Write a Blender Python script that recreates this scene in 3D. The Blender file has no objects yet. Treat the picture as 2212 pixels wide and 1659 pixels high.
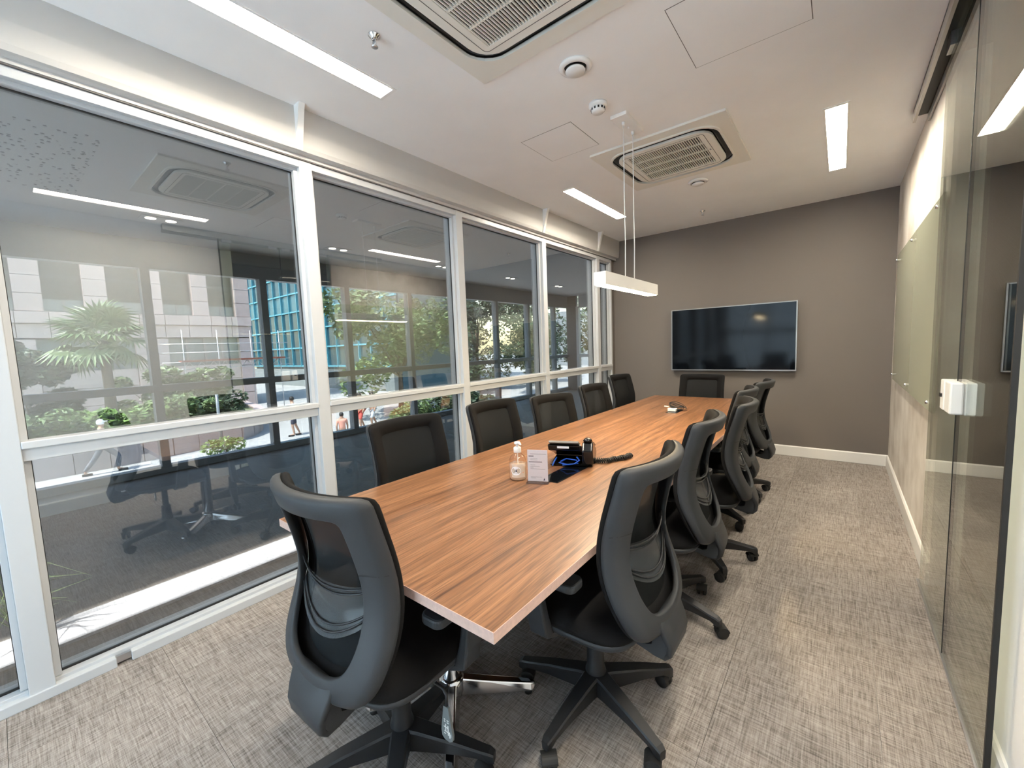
import bpy, bmesh, math, random
from mathutils import Vector, Matrix, Euler
random.seed(7)
S = bpy.context.scene
C = S.collection
PI = math.pi

# ------------------------------------------------------------------ camera
f_px, yaw, pit, rol = 891.30, -0.673553394, -0.0909356192, -0.038255992
cam_d = bpy.data.cameras.new('camera'); cam = bpy.data.objects.new('camera', cam_d); C.objects.link(cam)
cam_d.sensor_width = 36; cam_d.sensor_fit = 'HORIZONTAL'; cam_d.lens = f_px / 2212 * 36
cam_d.clip_start = 0.02; cam_d.clip_end = 600
fwd = Vector((math.sin(yaw)*math.cos(pit), math.cos(yaw)*math.cos(pit), math.sin(pit)))
r0 = Vector((math.cos(yaw), -math.sin(yaw), 0)); u0 = r0.cross(fwd)
rt = math.cos(rol)*r0 + math.sin(rol)*u0; up = -math.sin(rol)*r0 + math.cos(rol)*u0
m3 = Matrix((rt, up, -fwd)).transposed()
cam.matrix_world = Matrix.Translation((0, 0, 1.45)) @ m3.to_4x4()
S.camera = cam

# ------------------------------------------------------------------ sky, sun, exposure
w = bpy.data.worlds.new('sky'); S.world = w; w.use_nodes = True
nt = w.node_tree; nt.nodes.clear()
sky = nt.nodes.new('ShaderNodeTexSky'); sky.sky_type = 'NISHITA'; sky.sun_disc = False
sky.sun_elevation = math.radians(60); sky.sun_rotation = math.radians(180); sky.air_density = 1.6; sky.dust_density = 1.0; sky.ozone_density = 1.0
bg = nt.nodes.new('ShaderNodeBackground'); bg.inputs[1].default_value = 0.40
ow = nt.nodes.new('ShaderNodeOutputWorld'); nt.links.new(sky.outputs[0], bg.inputs[0]); nt.links.new(bg.outputs[0], ow.inputs[0])
sl = bpy.data.lights.new('sun', 'SUN'); sl.energy = 7.8; sl.angle = math.radians(1.0); sl.color = (1, .96, .9)
so = bpy.data.objects.new('sun', sl); C.objects.link(so)
so.rotation_euler = Vector((0.05, -0.5, 0.865)).to_track_quat('Z', 'Y').to_euler()
S.view_settings.view_transform = 'Standard'; S.view_settings.look = 'None'; S.view_settings.gamma = 1
S.view_settings.use_curve_mapping = False; S.view_settings.exposure = 1.46
LAMP = 47.0
S.cycles.max_bounces = 10; S.cycles.diffuse_bounces = 5; S.cycles.glossy_bounces = 5
S.cycles.transmission_bounces = 8; S.cycles.transparent_max_bounces = 24
S.cycles.caustics_reflective = False; S.cycles.caustics_refractive = False
S.cycles.sample_clamp_indirect = 6

# ------------------------------------------------------------------ materials
def new_mat(name):
    m = bpy.data.materials.new(name); m.use_nodes = True
    t = m.node_tree; t.nodes.clear()
    o = t.nodes.new('ShaderNodeOutputMaterial')
    return m, t, o
def N(t, kind, **kw):
    n = t.nodes.new(kind)
    for k, v in kw.items(): setattr(n, k, v)
    return n
def lin(c): return tuple(((v/255)/12.92 if v/255 <= .04045 else ((v/255+.055)/1.055)**2.4) for v in c)
def rgba(c): return (*c, 1)
def mat(name, col, rough=.5, metal=0, noise=0, nscale=40, bump=0, bscale=200, spec=.5, var=0):
    m, t, o = new_mat(name)
    p = N(t, 'ShaderNodeBsdfPrincipled'); t.links.new(p.outputs[0], o.inputs[0])
    p.inputs['Base Color'].default_value = rgba(col); p.inputs['Roughness'].default_value = rough
    p.inputs['Metallic'].default_value = metal; p.inputs['Specular IOR Level'].default_value = spec
    tc = N(t, 'ShaderNodeTexCoord')
    last = None
    if noise:
        n = N(t, 'ShaderNodeTexNoise'); n.inputs['Scale'].default_value = nscale; n.inputs['Detail'].default_value = 5
        t.links.new(tc.outputs['Object'], n.inputs['Vector'])
        r = N(t, 'ShaderNodeMapRange'); r.inputs[1].default_value = .3; r.inputs[2].default_value = .7
        r.inputs[3].default_value = 1-noise; r.inputs[4].default_value = 1+noise
        t.links.new(n.outputs[0], r.inputs[0])
        h = N(t, 'ShaderNodeHueSaturation'); h.inputs['Color'].default_value = rgba(col)
        t.links.new(r.outputs[0], h.inputs['Value']); t.links.new(h.outputs[0], p.inputs['Base Color']); last = h
    if var:
        oi = N(t, 'ShaderNodeObjectInfo'); r2 = N(t, 'ShaderNodeMapRange'); r2.inputs[3].default_value = 1-var; r2.inputs[4].default_value = 1+var
        t.links.new(oi.outputs['Random'], r2.inputs[0])
        h2 = N(t, 'ShaderNodeHueSaturation'); h2.inputs['Color'].default_value = rgba(col)
        if last: t.links.new(last.outputs[0], h2.inputs['Color'])
        t.links.new(r2.outputs[0], h2.inputs['Value']); t.links.new(h2.outputs[0], p.inputs['Base Color'])
    if bump:
        n2 = N(t, 'ShaderNodeTexNoise'); n2.inputs['Scale'].default_value = bscale; n2.inputs['Detail'].default_value = 3
        t.links.new(tc.outputs['Object'], n2.inputs['Vector'])
        b = N(t, 'ShaderNodeBump'); b.inputs['Strength'].default_value = bump; b.inputs['Distance'].default_value = .002
        t.links.new(n2.outputs[0], b.inputs['Height']); t.links.new(b.outputs[0], p.inputs['Normal'])
    return m
def emis(name, col, s):
    m, t, o = new_mat(name); e = N(t, 'ShaderNodeEmission'); e.inputs[0].default_value = rgba(col); e.inputs[1].default_value = s
    t.links.new(e.outputs[0], o.inputs[0]); return m
def glass(name, tint, r0, rough=0.0):
    """thin architectural glazing: tinted see-through with a Schlick mirror coat, per face"""
    m, t, o = new_mat(name)
    tr = N(t, 'ShaderNodeBsdfTransparent'); tr.inputs[0].default_value = rgba(tint)
    gl = N(t, 'ShaderNodeBsdfGlossy'); gl.inputs['Roughness'].default_value = rough; gl.inputs[0].default_value = (1, 1, 1, 1)
    lw = N(t, 'ShaderNodeLayerWeight'); lw.inputs['Blend'].default_value = .5
    pw = N(t, 'ShaderNodeMath', operation='POWER'); pw.inputs[1].default_value = 5
    ab = N(t, 'ShaderNodeMath', operation='ABSOLUTE')
    t.links.new(lw.outputs['Facing'], ab.inputs[0]); t.links.new(ab.outputs[0], pw.inputs[0])
    mr = N(t, 'ShaderNodeMapRange'); mr.inputs[3].default_value = r0; mr.inputs[4].default_value = 1.0
    t.links.new(pw.outputs[0], mr.inputs[0])
    mx = N(t, 'ShaderNodeMixShader'); t.links.new(mr.outputs[0], mx.inputs[0]); t.links.new(tr.outputs[0], mx.inputs[1]); t.links.new(gl.outputs[0], mx.inputs[2])
    t.links.new(mx.outputs[0], o.inputs[0]); return m
def translucent(name, col, tfac, rough=.4):
    """see-through cloth or plastic: some of the light passes straight through"""
    m, t, o = new_mat(name)
    p = N(t, 'ShaderNodeBsdfPrincipled'); p.inputs['Base Color'].default_value = rgba(col); p.inputs['Roughness'].default_value = rough; p.inputs['Specular IOR Level'].default_value = .5 if rough < .6 else .2
    tr = N(t, 'ShaderNodeBsdfTransparent'); mx = N(t, 'ShaderNodeMixShader'); mx.inputs[0].default_value = tfac
    t.links.new(p.outputs[0], mx.inputs[1]); t.links.new(tr.outputs[0], mx.inputs[2]); t.links.new(mx.outputs[0], o.inputs[0]); return m

M = {}
M['white_paint'] = mat('white_paint', (.90, .90, .90), .6, noise=.02, nscale=3)
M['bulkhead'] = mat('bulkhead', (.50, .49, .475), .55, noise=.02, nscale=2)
M['grey_wall'] = mat('grey_wall', (.150, .132, .118), .75, bump=.3, bscale=500)
M['frame_white'] = mat('frame_white', (.56, .575, .59), .28)
M['frame_slate'] = mat('frame_slate', (.20, .22, .24), .4)
M['gasket'] = mat('gasket', (.01, .01, .01), .5)
M['dark_line'] = mat('dark_line', (.12, .11, .10), .6)
M['char'] = mat('char', (.030, .033, .037), .50, spec=.40, bump=.25, bscale=900)
M['nylon'] = mat('nylon', (.014, .015, .017), .42, bump=.15, bscale=700)
M['fabric'] = mat('fabric', (.0065, .0065, .007), .9, bump=.5, bscale=900, spec=.2)
M['mesh'] = translucent('mesh', (.0075, .009, .010), .04, .85)
M['clear_plastic'] = translucent('clear_plastic', (.12, .13, .135), .55, .15)
M['chrome'] = mat('chrome', (.75, .75, .76), .12, 1)
M['steel'] = mat('steel', (.6, .6, .62), .3, 1)
M['black_gloss'] = mat('black_gloss', (.008, .008, .009), .18)
M['black_matte'] = mat('black_matte', (.012, .012, .012), .6)
M['plastic_white'] = mat('plastic_white', (.86, .855, .84), .4)
M['ac_beige'] = mat('ac_beige', (.78, .76, .70), .45)
M['screen'] = mat('screen', (.003, .004, .006), .09, spec=.16)
M['board'] = mat('board', (.47, .49, .37), .12, spec=.6)
M['paper'] = mat('paper', (.82, .83, .88), .6)
M['ink'] = mat('ink', (.25, .26, .30), .7)
M['navy'] = mat('navy', (.02, .03, .07), .6)
M['orange'] = mat('orange', (.75, .22, .10), .6)
M['blue_cable'] = mat('blue_cable', (.01, .09, .55), .4)
M['baseboard'] = mat('baseboard', (.76, .75, .72), .4)
M['dark_floor'] = mat('dark_floor', (.115, .100, .085), .5, noise=.15, nscale=8)
M['soffit'] = mat('soffit', (.50, .50, .50), .7)
M['acrylic'] = glass('acrylic', (.99, .975, .975), .04)
M['bottle'] = glass('bottle', (.95, .90, .86), .05)
M['gel'] = translucent('gel', (.75, .62, .52), .55, .1)
M['lamp'] = emis('lamp', (1, .90, .74), LAMP)
M['lamp_warm'] = emis('lamp_warm', (1, .78, .46), LAMP*1.4)
M['spot'] = emis('spot', (1, .93, .75), 6)
M['glass_window'] = glass('glass_window', (.70, .715, .71), .18)
M['glass_outer'] = glass('glass_outer', (.90, .92, .92), .04)
M['glass_door'] = glass('glass_door', (.90, .93, .88), .05)

def carpet():
    m, t, o = new_mat('carpet'); p = N(t, 'ShaderNodeBsdfPrincipled'); t.links.new(p.outputs[0], o.inputs[0])
    p.inputs['Roughness'].default_value = .95; p.inputs['Specular IOR Level'].default_value = .1
    tc = N(t, 'ShaderNodeTexCoord'); oi = N(t, 'ShaderNodeObjectInfo')
    off = N(t, 'ShaderNodeVectorMath', operation='MULTIPLY_ADD'); off.inputs[1].default_value = (37, 91, 13)
    t.links.new(oi.outputs['Random'], off.inputs[0]); t.links.new(tc.outputs['Object'], off.inputs[2])
    outs = []
    for sc in ((16, 260, 1), (260, 16, 1), (7, 150, 1), (150, 7, 1)):
        mp = N(t, 'ShaderNodeMapping'); mp.inputs['Scale'].default_value = sc; t.links.new(off.outputs[0], mp.inputs[0])
        n = N(t, 'ShaderNodeTexNoise'); n.inputs['Scale'].default_value = 1; n.inputs['Detail'].default_value = 2.5
        t.links.new(mp.outputs[0], n.inputs['Vector']); outs.append(n)
    def add(a, b):
        q = N(t, 'ShaderNodeMath', operation='ADD'); t.links.new(a, q.inputs[0]); t.links.new(b, q.inputs[1]); return q.outputs[0]
    s1 = add(add(outs[0].outputs[0], outs[1].outputs[0]), add(outs[2].outputs[0], outs[3].outputs[0]))
    mr = N(t, 'ShaderNodeMapRange'); mr.inputs[1].default_value = 1.55; mr.inputs[2].default_value = 2.45; t.links.new(s1, mr.inputs[0])
    cr = N(t, 'ShaderNodeValToRGB'); e = cr.color_ramp.elements
    e[0].color = (.150, .130, .116, 1); e[1].color = (.43, .385, .355, 1)
    k = cr.color_ramp.elements.new(.45); k.color = (.285, .252, .229, 1)
    t.links.new(mr.outputs[0], cr.inputs[0])
    h = N(t, 'ShaderNodeHueSaturation'); r2 = N(t, 'ShaderNodeMapRange'); r2.inputs[3].default_value = .93; r2.inputs[4].default_value = 1.07
    t.links.new(oi.outputs['Random'], r2.inputs[0]); t.links.new(r2.outputs[0], h.inputs['Value']); t.links.new(cr.outputs[0], h.inputs['Color'])
    t.links.new(h.outputs[0], p.inputs['Base Color'])
    b = N(t, 'ShaderNodeBump'); b.inputs['Strength'].default_value = .5; b.inputs['Distance'].default_value = .003
    t.links.new(s1, b.inputs['Height']); t.links.new(b.outputs[0], p.inputs['Normal'])
    return m
M['carpet'] = carpet()

def wood(name, light, mid, dark, rough=.33, along='y'):
    m, t, o = new_mat(name); p = N(t, 'ShaderNodeBsdfPrincipled'); t.links.new(p.outputs[0], o.inputs[0])
    p.inputs['Roughness'].default_value = rough
    tc = N(t, 'ShaderNodeTexCoord'); mp = N(t, 'ShaderNodeMapping'); t.links.new(tc.outputs['Object'], mp.inputs[0])
    # distort the coordinate with a slow noise so that the grain wanders into cathedrals
    n0 = N(t, 'ShaderNodeTexNoise'); n0.inputs['Scale'].default_value = 1.0; n0.inputs['Detail'].default_value = 2
    ms = N(t, 'ShaderNodeMapping'); ms.inputs['Scale'].default_value = (2.6, .75, 1); t.links.new(tc.outputs['Object'], ms.inputs[0]); t.links.new(ms.outputs[0], n0.inputs['Vector'])
    md = N(t, 'ShaderNodeVectorMath', operation='MULTIPLY_ADD'); md.inputs[1].default_value = (.13, 0, 0)
    t.links.new(n0.outputs[0], md.inputs[0]); t.links.new(mp.outputs[0], md.inputs[2])
    st = N(t, 'ShaderNodeMapping'); st.inputs['Scale'].default_value = (20, .42, 1); t.links.new(md.outputs[0], st.inputs[0])
    n1 = N(t, 'ShaderNodeTexNoise'); n1.inputs['Scale'].default_value = 1.6; n1.inputs['Detail'].default_value = 6; n1.inputs['Roughness'].default_value = .62
    t.links.new(st.outputs[0], n1.inputs['Vector'])
    cr = N(t, 'ShaderNodeValToRGB'); e = cr.color_ramp.elements
    e[0].position = .26; e[0].color = rgba(dark); e[1].position = .74; e[1].color = rgba(light)
    k = cr.color_ramp.elements.new(.48); k.color = rgba(mid)
    t.links.new(n1.outputs[0], cr.inputs[0])
    s2 = N(t, 'ShaderNodeMapping'); s2.inputs['Scale'].default_value = (190, 7, 1); t.links.new(md.outputs[0], s2.inputs[0])
    n2 = N(t, 'ShaderNodeTexNoise'); n2.inputs['Scale'].default_value = 1; n2.inputs['Detail'].default_value = 2; t.links.new(s2.outputs[0], n2.inputs['Vector'])
    r2 = N(t, 'ShaderNodeMapRange'); r2.inputs[1].default_value = .35; r2.inputs[2].default_value = .6; r2.inputs[3].default_value = .62; r2.inputs[4].default_value = 1.08
    t.links.new(n2.outputs[0], r2.inputs[0])
    h = N(t, 'ShaderNodeHueSaturation'); t.links.new(cr.outputs[0], h.inputs['Color']); t.links.new(r2.outputs[0], h.inputs['Value'])
    t.links.new(h.outputs[0], p.inputs['Base Color'])
    return m
M['walnut'] = wood('walnut', (.38, .195, .100), (.225, .105, .050), (.080, .036, .018))
M['edge_band'] = mat('edge_band', (.62, .43, .36), .4, noise=.08, nscale=90)

def plaster():
    m, t, o = new_mat('plaster'); p = N(t, 'ShaderNodeBsdfPrincipled'); t.links.new(p.outputs[0], o.inputs[0]); p.inputs['Roughness'].default_value = .7
    tc = N(t, 'ShaderNodeTexCoord'); n = N(t, 'ShaderNodeTexNoise'); n.inputs['Scale'].default_value = 2.6; n.inputs['Detail'].default_value = 4
    t.links.new(tc.outputs['Object'], n.inputs['Vector'])
    cr = N(t, 'ShaderNodeValToRGB'); e = cr.color_ramp.elements
    e[0].position = .35; e[0].color = (.47, .42, .37, 1); e[1].position = .62; e[1].color = (.70, .66, .61, 1)
    t.links.new(n.outputs[0], cr.inputs[0]); t.links.new(cr.outputs[0], p.inputs['Base Color']); return m
M['plaster'] = plaster()

def perforated():
    m, t, o = new_mat('perforated'); p = N(t, 'ShaderNodeBsdfPrincipled'); t.links.new(p.outputs[0], o.inputs[0]); p.inputs['Roughness'].default_value = .7
    tc = N(t, 'ShaderNodeTexCoord'); v = N(t, 'ShaderNodeTexVoronoi'); v.inputs['Scale'].default_value = 22
    t.links.new(tc.outputs['Object'], v.inputs['Vector'])
    cr = N(t, 'ShaderNodeValToRGB'); cr.color_ramp.interpolation = 'CONSTANT'; e = cr.color_ramp.elements
    e[0].color = (.05, .05, .05, 1); e[1].position = .22; e[1].color = (.88, .88, .88, 1)
    t.links.new(v.outputs['Distance'], cr.inputs[0]); t.links.new(cr.outputs[0], p.inputs['Base Color']); return m
M['perforated'] = perforated()
# outdoors
M['pink_stone'] = mat('pink_stone', (.56, .43, .41), .7, noise=.06, nscale=2, var=.06)
M['pink_dark'] = mat('pink_dark', (.30, .26, .25), .8)
M['bld_pane'] = mat('bld_pane', (.055, .042, .032), .12)
M['bld_pane_grey'] = mat('bld_pane_grey', (.22, .24, .24), .15)
M['teal_frame'] = mat('teal_frame', (.10, .36, .45), .4)
M['teal_glass'] = mat('teal_glass', (.03, .08, .11), .08)
M['teal_panel'] = mat('teal_panel', (.05, .16, .21), .2)
M['street'] = mat('street', (.37, .36, .35), .9, noise=.10, nscale=.35)
M['asphalt'] = mat('asphalt', (.33, .325, .32), .9, noise=.12, nscale=.8)
M['pebble'] = mat('pebble', (.44, .44, .47), .85, noise=.12, nscale=60, bump=1.0, bscale=45)
M['stone_wall'] = mat('stone_wall', (.34, .29, .28), .8, noise=.1, nscale=3, var=.08)
M['yellow'] = mat('yellow', (.75, .50, .04), .6)
M['leaf'] = mat('leaf', (.13, .19, .07), .5, var=.1, noise=.35, nscale=2.0)
M['leaf_dark'] = mat('leaf_dark', (.045, .075, .035), .5, noise=.3, nscale=1.5)
M['leaf_light'] = mat('leaf_light', (.15, .24, .06), .5, noise=.3, nscale=2)
M['palm_leaf'] = mat('palm_leaf', (.15, .21, .09), .45, noise=.25, nscale=3)
M['bark'] = mat('bark', (.12, .09, .065), .9, noise=.3, nscale=8)
M['skin'] = mat('skin', (.42, .25, .17), .6)
M['cloth_white'] = mat('cloth_white', (.72, .74, .78), .8)
M['cloth_dark'] = mat('cloth_dark', (.05, .05, .07), .8)
M['cloth_red'] = mat('cloth_red', (.60, .10, .08), .8)
M['cloth_pink'] = mat('cloth_pink', (.70, .33, .25), .8)
M['cloth_grey'] = mat('cloth_grey', (.10, .11, .13), .8)
M['hair'] = mat('hair', (.015, .012, .01), .6)
M['scaffold'] = mat('scaffold', (.6, .6, .62), .4, .5)
M['rust'] = mat('rust', (.30, .09, .06), .7)
M['concrete'] = mat('concrete', (.45, .43, .41), .9, noise=.1, nscale=2)

# ------------------------------------------------------------------ mesh helpers
class MB:
    def __init__(s): s.v = []; s.f = []; s.sm = []
    def add(s, v, f, smooth=False):
        n = len(s.v); s.v += [tuple(p) for p in v]; s.f += [tuple(i+n for i in q) for q in f]; s.sm += [smooth]*len(f); return s
    def box(s, x0, y0, z0, x1, y1, z1):
        v = [(x0,y0,z0),(x1,y0,z0),(x1,y1,z0),(x0,y1,z0),(x0,y0,z1),(x1,y0,z1),(x1,y1,z1),(x0,y1,z1)]
        return s.add(v, [(3,2,1,0),(4,5,6,7),(0,1,5,4),(1,2,6,5),(2,3,7,6),(3,0,4,7)])
    def tube(s, pts, r, n=8, cap=True, smooth=True):
        pts = [Vector(p) for p in pts]; rs = r if isinstance(r, (list, tuple)) else [r]*len(pts)
        v = []; f = []; prev = None
        for i, p in enumerate(pts):
            d = (pts[min(i+1, len(pts)-1)] - pts[max(i-1, 0)]).normalized()
            if prev is None:
                a = d.cross(Vector((0, 0, 1)));  a = a if a.length > 1e-3 else d.cross(Vector((1, 0, 0)))
            else: a = prev - d*prev.dot(d)
            a.normalize(); prev = a; b = d.cross(a)
            for k in range(n):
                t = 2*PI*k/n; v.append(p + rs[i]*(math.cos(t)*a + math.sin(t)*b))
        for i in range(len(pts)-1):
            for k in range(n): f.append((i*n+k, i*n+(k+1) % n, (i+1)*n+(k+1) % n, (i+1)*n+k))
        s.add(v, f, smooth)
        if cap:
            n0 = len(s.v) - len(v); s.f += [tuple(n0+k for k in reversed(range(n))), tuple(n0+(len(pts)-1)*n+k for k in range(n))]; s.sm += [False, False]
        return s
    def lathe(s, prof, n=24, c=(0, 0, 0), smooth=True, axis='z'):
        v = []; f = []
        for (r, z) in prof:
            for k in range(n):
                t = 2*PI*k/n; a, b = r*math.cos(t), r*math.sin(t)
                v.append((c[0]+a, c[1]+b, c[2]+z) if axis == 'z' else ((c[0]+z, c[1]+a, c[2]+b) if axis == 'x' else (c[0]+b, c[1]+z, c[2]+a)))
        for i in range(len(prof)-1):
            for k in range(n): f.append((i*n+k, i*n+(k+1) % n, (i+1)*n+(k+1) % n, (i+1)*n+k))
        if prof[0][0] > 1e-5: f.append(tuple(reversed(range(n))))
        if prof[-1][0] > 1e-5: f.append(tuple((len(prof)-1)*n+k for k in range(n)))
        return s.add(v, f, smooth)
    def prism(s, poly, a0, a1, axis='z'):
        n = len(poly)
        def P(p, a): return (p[0], p[1], a) if axis == 'z' else ((a, p[0], p[1]) if axis == 'x' else (p[0], a, p[1]))
        v = [P(p, a0) for p in poly] + [P(p, a1) for p in poly]
        f = [tuple(reversed(range(n))), tuple(range(n, 2*n))] + [(i, (i+1) % n, n+(i+1) % n, n+i) for i in range(n)]
        return s.add(v, f)
    def grid(s, P, nu, nv, smooth=True):
        v = [P(i/nu, j/nv) for j in range(nv+1) for i in range(nu+1)]
        f = [(j*(nu+1)+i, j*(nu+1)+i+1, (j+1)*(nu+1)+i+1, (j+1)*(nu+1)+i) for j in range(nv) for i in range(nu)]
        return s.add(v, f, smooth)
    def bar(s, p, q, wx, wz):
        """square bar from p to q"""
        p, q = Vector(p), Vector(q); d = (q-p).normalized(); a = d.cross(Vector((0, 0, 1)))
        a = a if a.length > 1e-3 else Vector((1, 0, 0)); a.normalize(); b = a.cross(d); v = []
        for c in (p, q):
            for (i, j) in ((-1,-1),(1,-1),(1,1),(-1,1)): v.append(c + a*i*wx/2 + b*j*wz/2)
        return s.add(v, [(3,2,1,0),(4,5,6,7),(0,1,5,4),(1,2,6,5),(2,3,7,6),(3,0,4,7)])
    def mesh(s, name, m):
        me = bpy.data.meshes.new(name); me.from_pydata(s.v, [], s.f)
        me.polygons.foreach_set('use_smooth', s.sm)
        me.validate(); bm = bmesh.new(); bm.from_mesh(me); bmesh.ops.recalc_face_normals(bm, faces=bm.faces); bm.to_mesh(me); bm.free()
        if m: me.materials.append(M[m] if isinstance(m, str) else m)
        return me
    def build(s, name, m, parent=None, loc=None, bevel=0, seg=2):
        o = bpy.data.objects.new(name, s.mesh(name, m)); C.objects.link(o)
        if parent: o.parent = parent
        if loc: o.location = loc
        if bevel:
            b = o.modifiers.new('bevel', 'BEVEL'); b.width = bevel; b.segments = seg; b.limit_method = 'ANGLE'; b.angle_limit = .6; b.harden_normals = False
        return o
def inst(name, me, parent=None, loc=(0, 0, 0), rot=(0, 0, 0)):
    o = bpy.data.objects.new(name, me); C.objects.link(o); o.location = loc; o.rotation_euler = rot
    if parent: o.parent = parent
    return o
def tag(o, label=None, cat=None, group=None, kind=None):
    if label: o['label'] = label
    if cat: o['category'] = cat
    if group: o['group'] = group
    if kind: o['kind'] = kind
    return o
def empty(name, loc=(0, 0, 0), rz=0):
    o = bpy.data.objects.new(name, None); C.objects.link(o); o.location = loc; o.rotation_euler = (0, 0, rz); o.empty_display_size = .1; return o
def kids(o): return list(o.children)
def copy_tree(o, parent=None):
    c = o.copy(); C.objects.link(c)
    if parent: c.parent = parent
    for ch in kids(o): copy_tree(ch, c)
    return c
def B(x0, y0, z0, x1, y1, z1): return MB().box(x0, y0, z0, x1, y1, z1)
def struct(o): o['kind'] = 'structure'; return o
def rrect(x0, y0, x1, y1, r, n=6):
    pts = []
    for (cx, cy, a) in ((x1-r, y1-r, 0), (x0+r, y1-r, 90), (x0+r, y0+r, 180), (x1-r, y0+r, 270)):
        for k in range(n+1):
            t = math.radians(a + 90*k/n); pts.append((cx + r*math.cos(t), cy + r*math.sin(t)))
    return pts
def ring_prism(mb, po, pi, z0, z1):
    n = len(po); v = [(p[0], p[1], z0) for p in po] + [(p[0], p[1], z0) for p in pi] + [(p[0], p[1], z1) for p in po] + [(p[0], p[1], z1) for p in pi]; f = []
    for i in range(n):
        j = (i+1) % n; f += [(i, j, n+j, n+i), (2*n+i, 3*n+i, 3*n+j, 2*n+j), (i, 2*n+i, 2*n+j, j), (n+i, n+j, 3*n+j, 3*n+i)]
    return mb.add(v, f)

# ------------------------------------------------------------------ room shell
XL, XG, XR, YF, YN, H = -2.665, -2.745, .433, 5.932, -1.6, 2.933
fl = struct(B(-2.83, YN-.1, -.25, 3.0, YF+.1, -.006).build('floor', 'concrete'))
tile = B(-.2493, -.2493, -.006, .2493, .2493, 0).mesh('carpet_tile', 'carpet')
k = 0
for i in range(7):
    for j in range(16):
        x = -2.80+.25+.5*i - .05; y = YN+.25+.5*j
        if y > YF+.2 or x > .75: continue
        inst('carpet_tile', tile, fl, (x, y, 0), (0, 0, PI/2*((i+j) % 2)))
mb = MB()                                                          # the slab, with slots for the recessed lights
mb.box(-2.93, YN-.25, H, -2.155, YF+.1, H+.25); mb.box(-2.035, YN-.25, H, -.123, YF+.1, H+.25); mb.box(-.005, YN-.25, H, 3.0, YF+.1, H+.25)
for (x0, x1, cuts) in ((-2.155, -2.035, ((.36, 1.565), (3.61, 4.85))), (-.123, -.005, ((.36, 1.60), (3.59, 4.91)))):
    y = YN-.25
    for (a, b) in cuts: mb.box(x0, y, H, x1, a, H+.25); mb.box(x0, a, H+.06, x1, b, H+.25); y = b
    mb.box(x0, y, H, x1, YF+.1, H+.25)
ce = struct(mb.build('ceiling', 'white_paint'))
for (x0, y0, x1, y1) in ((-.66, 2.04, -.145, 2.555), (-1.87, 2.565, -1.46, 2.98)):
    B(x0, y0, H-.0015, x1, y1, H+.02).build('access_panel', 'white_paint', ce)
    mb = MB(); g = .0035
    for q in ((x0-g, y0-g, x1+g, y0), (x0-g, y1, x1+g, y1+g), (x0-g, y0, x0, y1), (x1, y0, x1+g, y1)): mb.box(q[0], q[1], H-.0006, q[2], q[3], H+.01)
    mb.build('panel_joint', 'dark_line', ce)
B(-1.6, -1.3, H-.001, -.15, .6, H+.02).build('perforated_panel', 'perforated', ce)
wf = struct(B(-2.95, YF, -.05, 3.0, YF+.12, H+.02).build('wall_far', 'grey_wall'))
wr = struct(B(XR, 3.23, -.05, XR+.12, YF+.02, H+.02).build('wall_right', 'plaster'))
B(XR, YN-.02, -.05, XR+.12, 1.96, H+.02).build('near_stub', 'white_paint', wr)
B(XR, 1.95, 2.86, XR+.12, 3.24, H+.02).build('door_header', 'white_paint', wr)
for (y0, y1, nm) in ((3.23, YF, 'baseboard_right'), (YN, 1.95, 'baseboard_right_near')):
    b = struct(MB().prism([(XR-.016, 0), (XR+.01, 0), (XR+.01, .122), (XR-.008, .122), (XR-.016, .112)], y0, y1, 'y').build(nm, 'baseboard'))
struct(MB().prism([(YF-.016, 0), (YF+.01, 0), (YF+.01, .122), (YF-.008, .122), (YF-.016, .112)], -2.66, XR, 'x').build('baseboard_far', 'baseboard'))
# wall behind the camera: daylit frosted glazing below, frosting added above to boost daylight
wn = struct(B(-2.83, YN-.1, -.05, -2.62, YN, H+.02).build('wall_near', 'white_paint'))
B(-.55, YN-.1, -.05, XR+.1, YN, H+.02).build('solid_side', 'grey_wall', wn)
B(-2.63, YN-.1, 2.62, -.54, YN, H+.02).build('lintel', 'white_paint', wn)
B(-2.63, YN-.1, -.05, -.54, YN, .06).build('plinth', 'white_paint', wn)
frost, t_, o_ = new_mat('frosted_glass')
tl = N(t_, 'ShaderNodeBsdfTranslucent'); tl.inputs[0].default_value = (.80, .90, .97, 1); gl_ = N(t_, 'ShaderNodeBsdfGlossy'); gl_.inputs['Roughness'].default_value = .3
mx_ = N(t_, 'ShaderNodeMixShader'); mx_.inputs[0].default_value = .06; t_.links.new(tl.outputs[0], mx_.inputs[1]); t_.links.new(gl_.outputs[0], mx_.inputs[2]); t_.links.new(mx_.outputs[0], o_.inputs[0])
wi = struct(empty('window_20', (0, 0, 0)))
B(-2.62, YN-.055, .06, -.55, YN-.045, 1.60).build('frosted_pane', frost, wi)
B(-2.62, YN-.055, 1.66, -.55, YN-.045, 2.62).build('frosted_pane', frost, wi)
mb = MB()
for x in (-2.62, -1.61, -.58): mb.box(x, YN-.08, .06, x+.05, YN-.005, 2.62)
mb.box(-2.62, YN-.08, 1.60, -.55, YN-.005, 1.66)
mb.build('frame', 'frame_white', wi)

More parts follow.
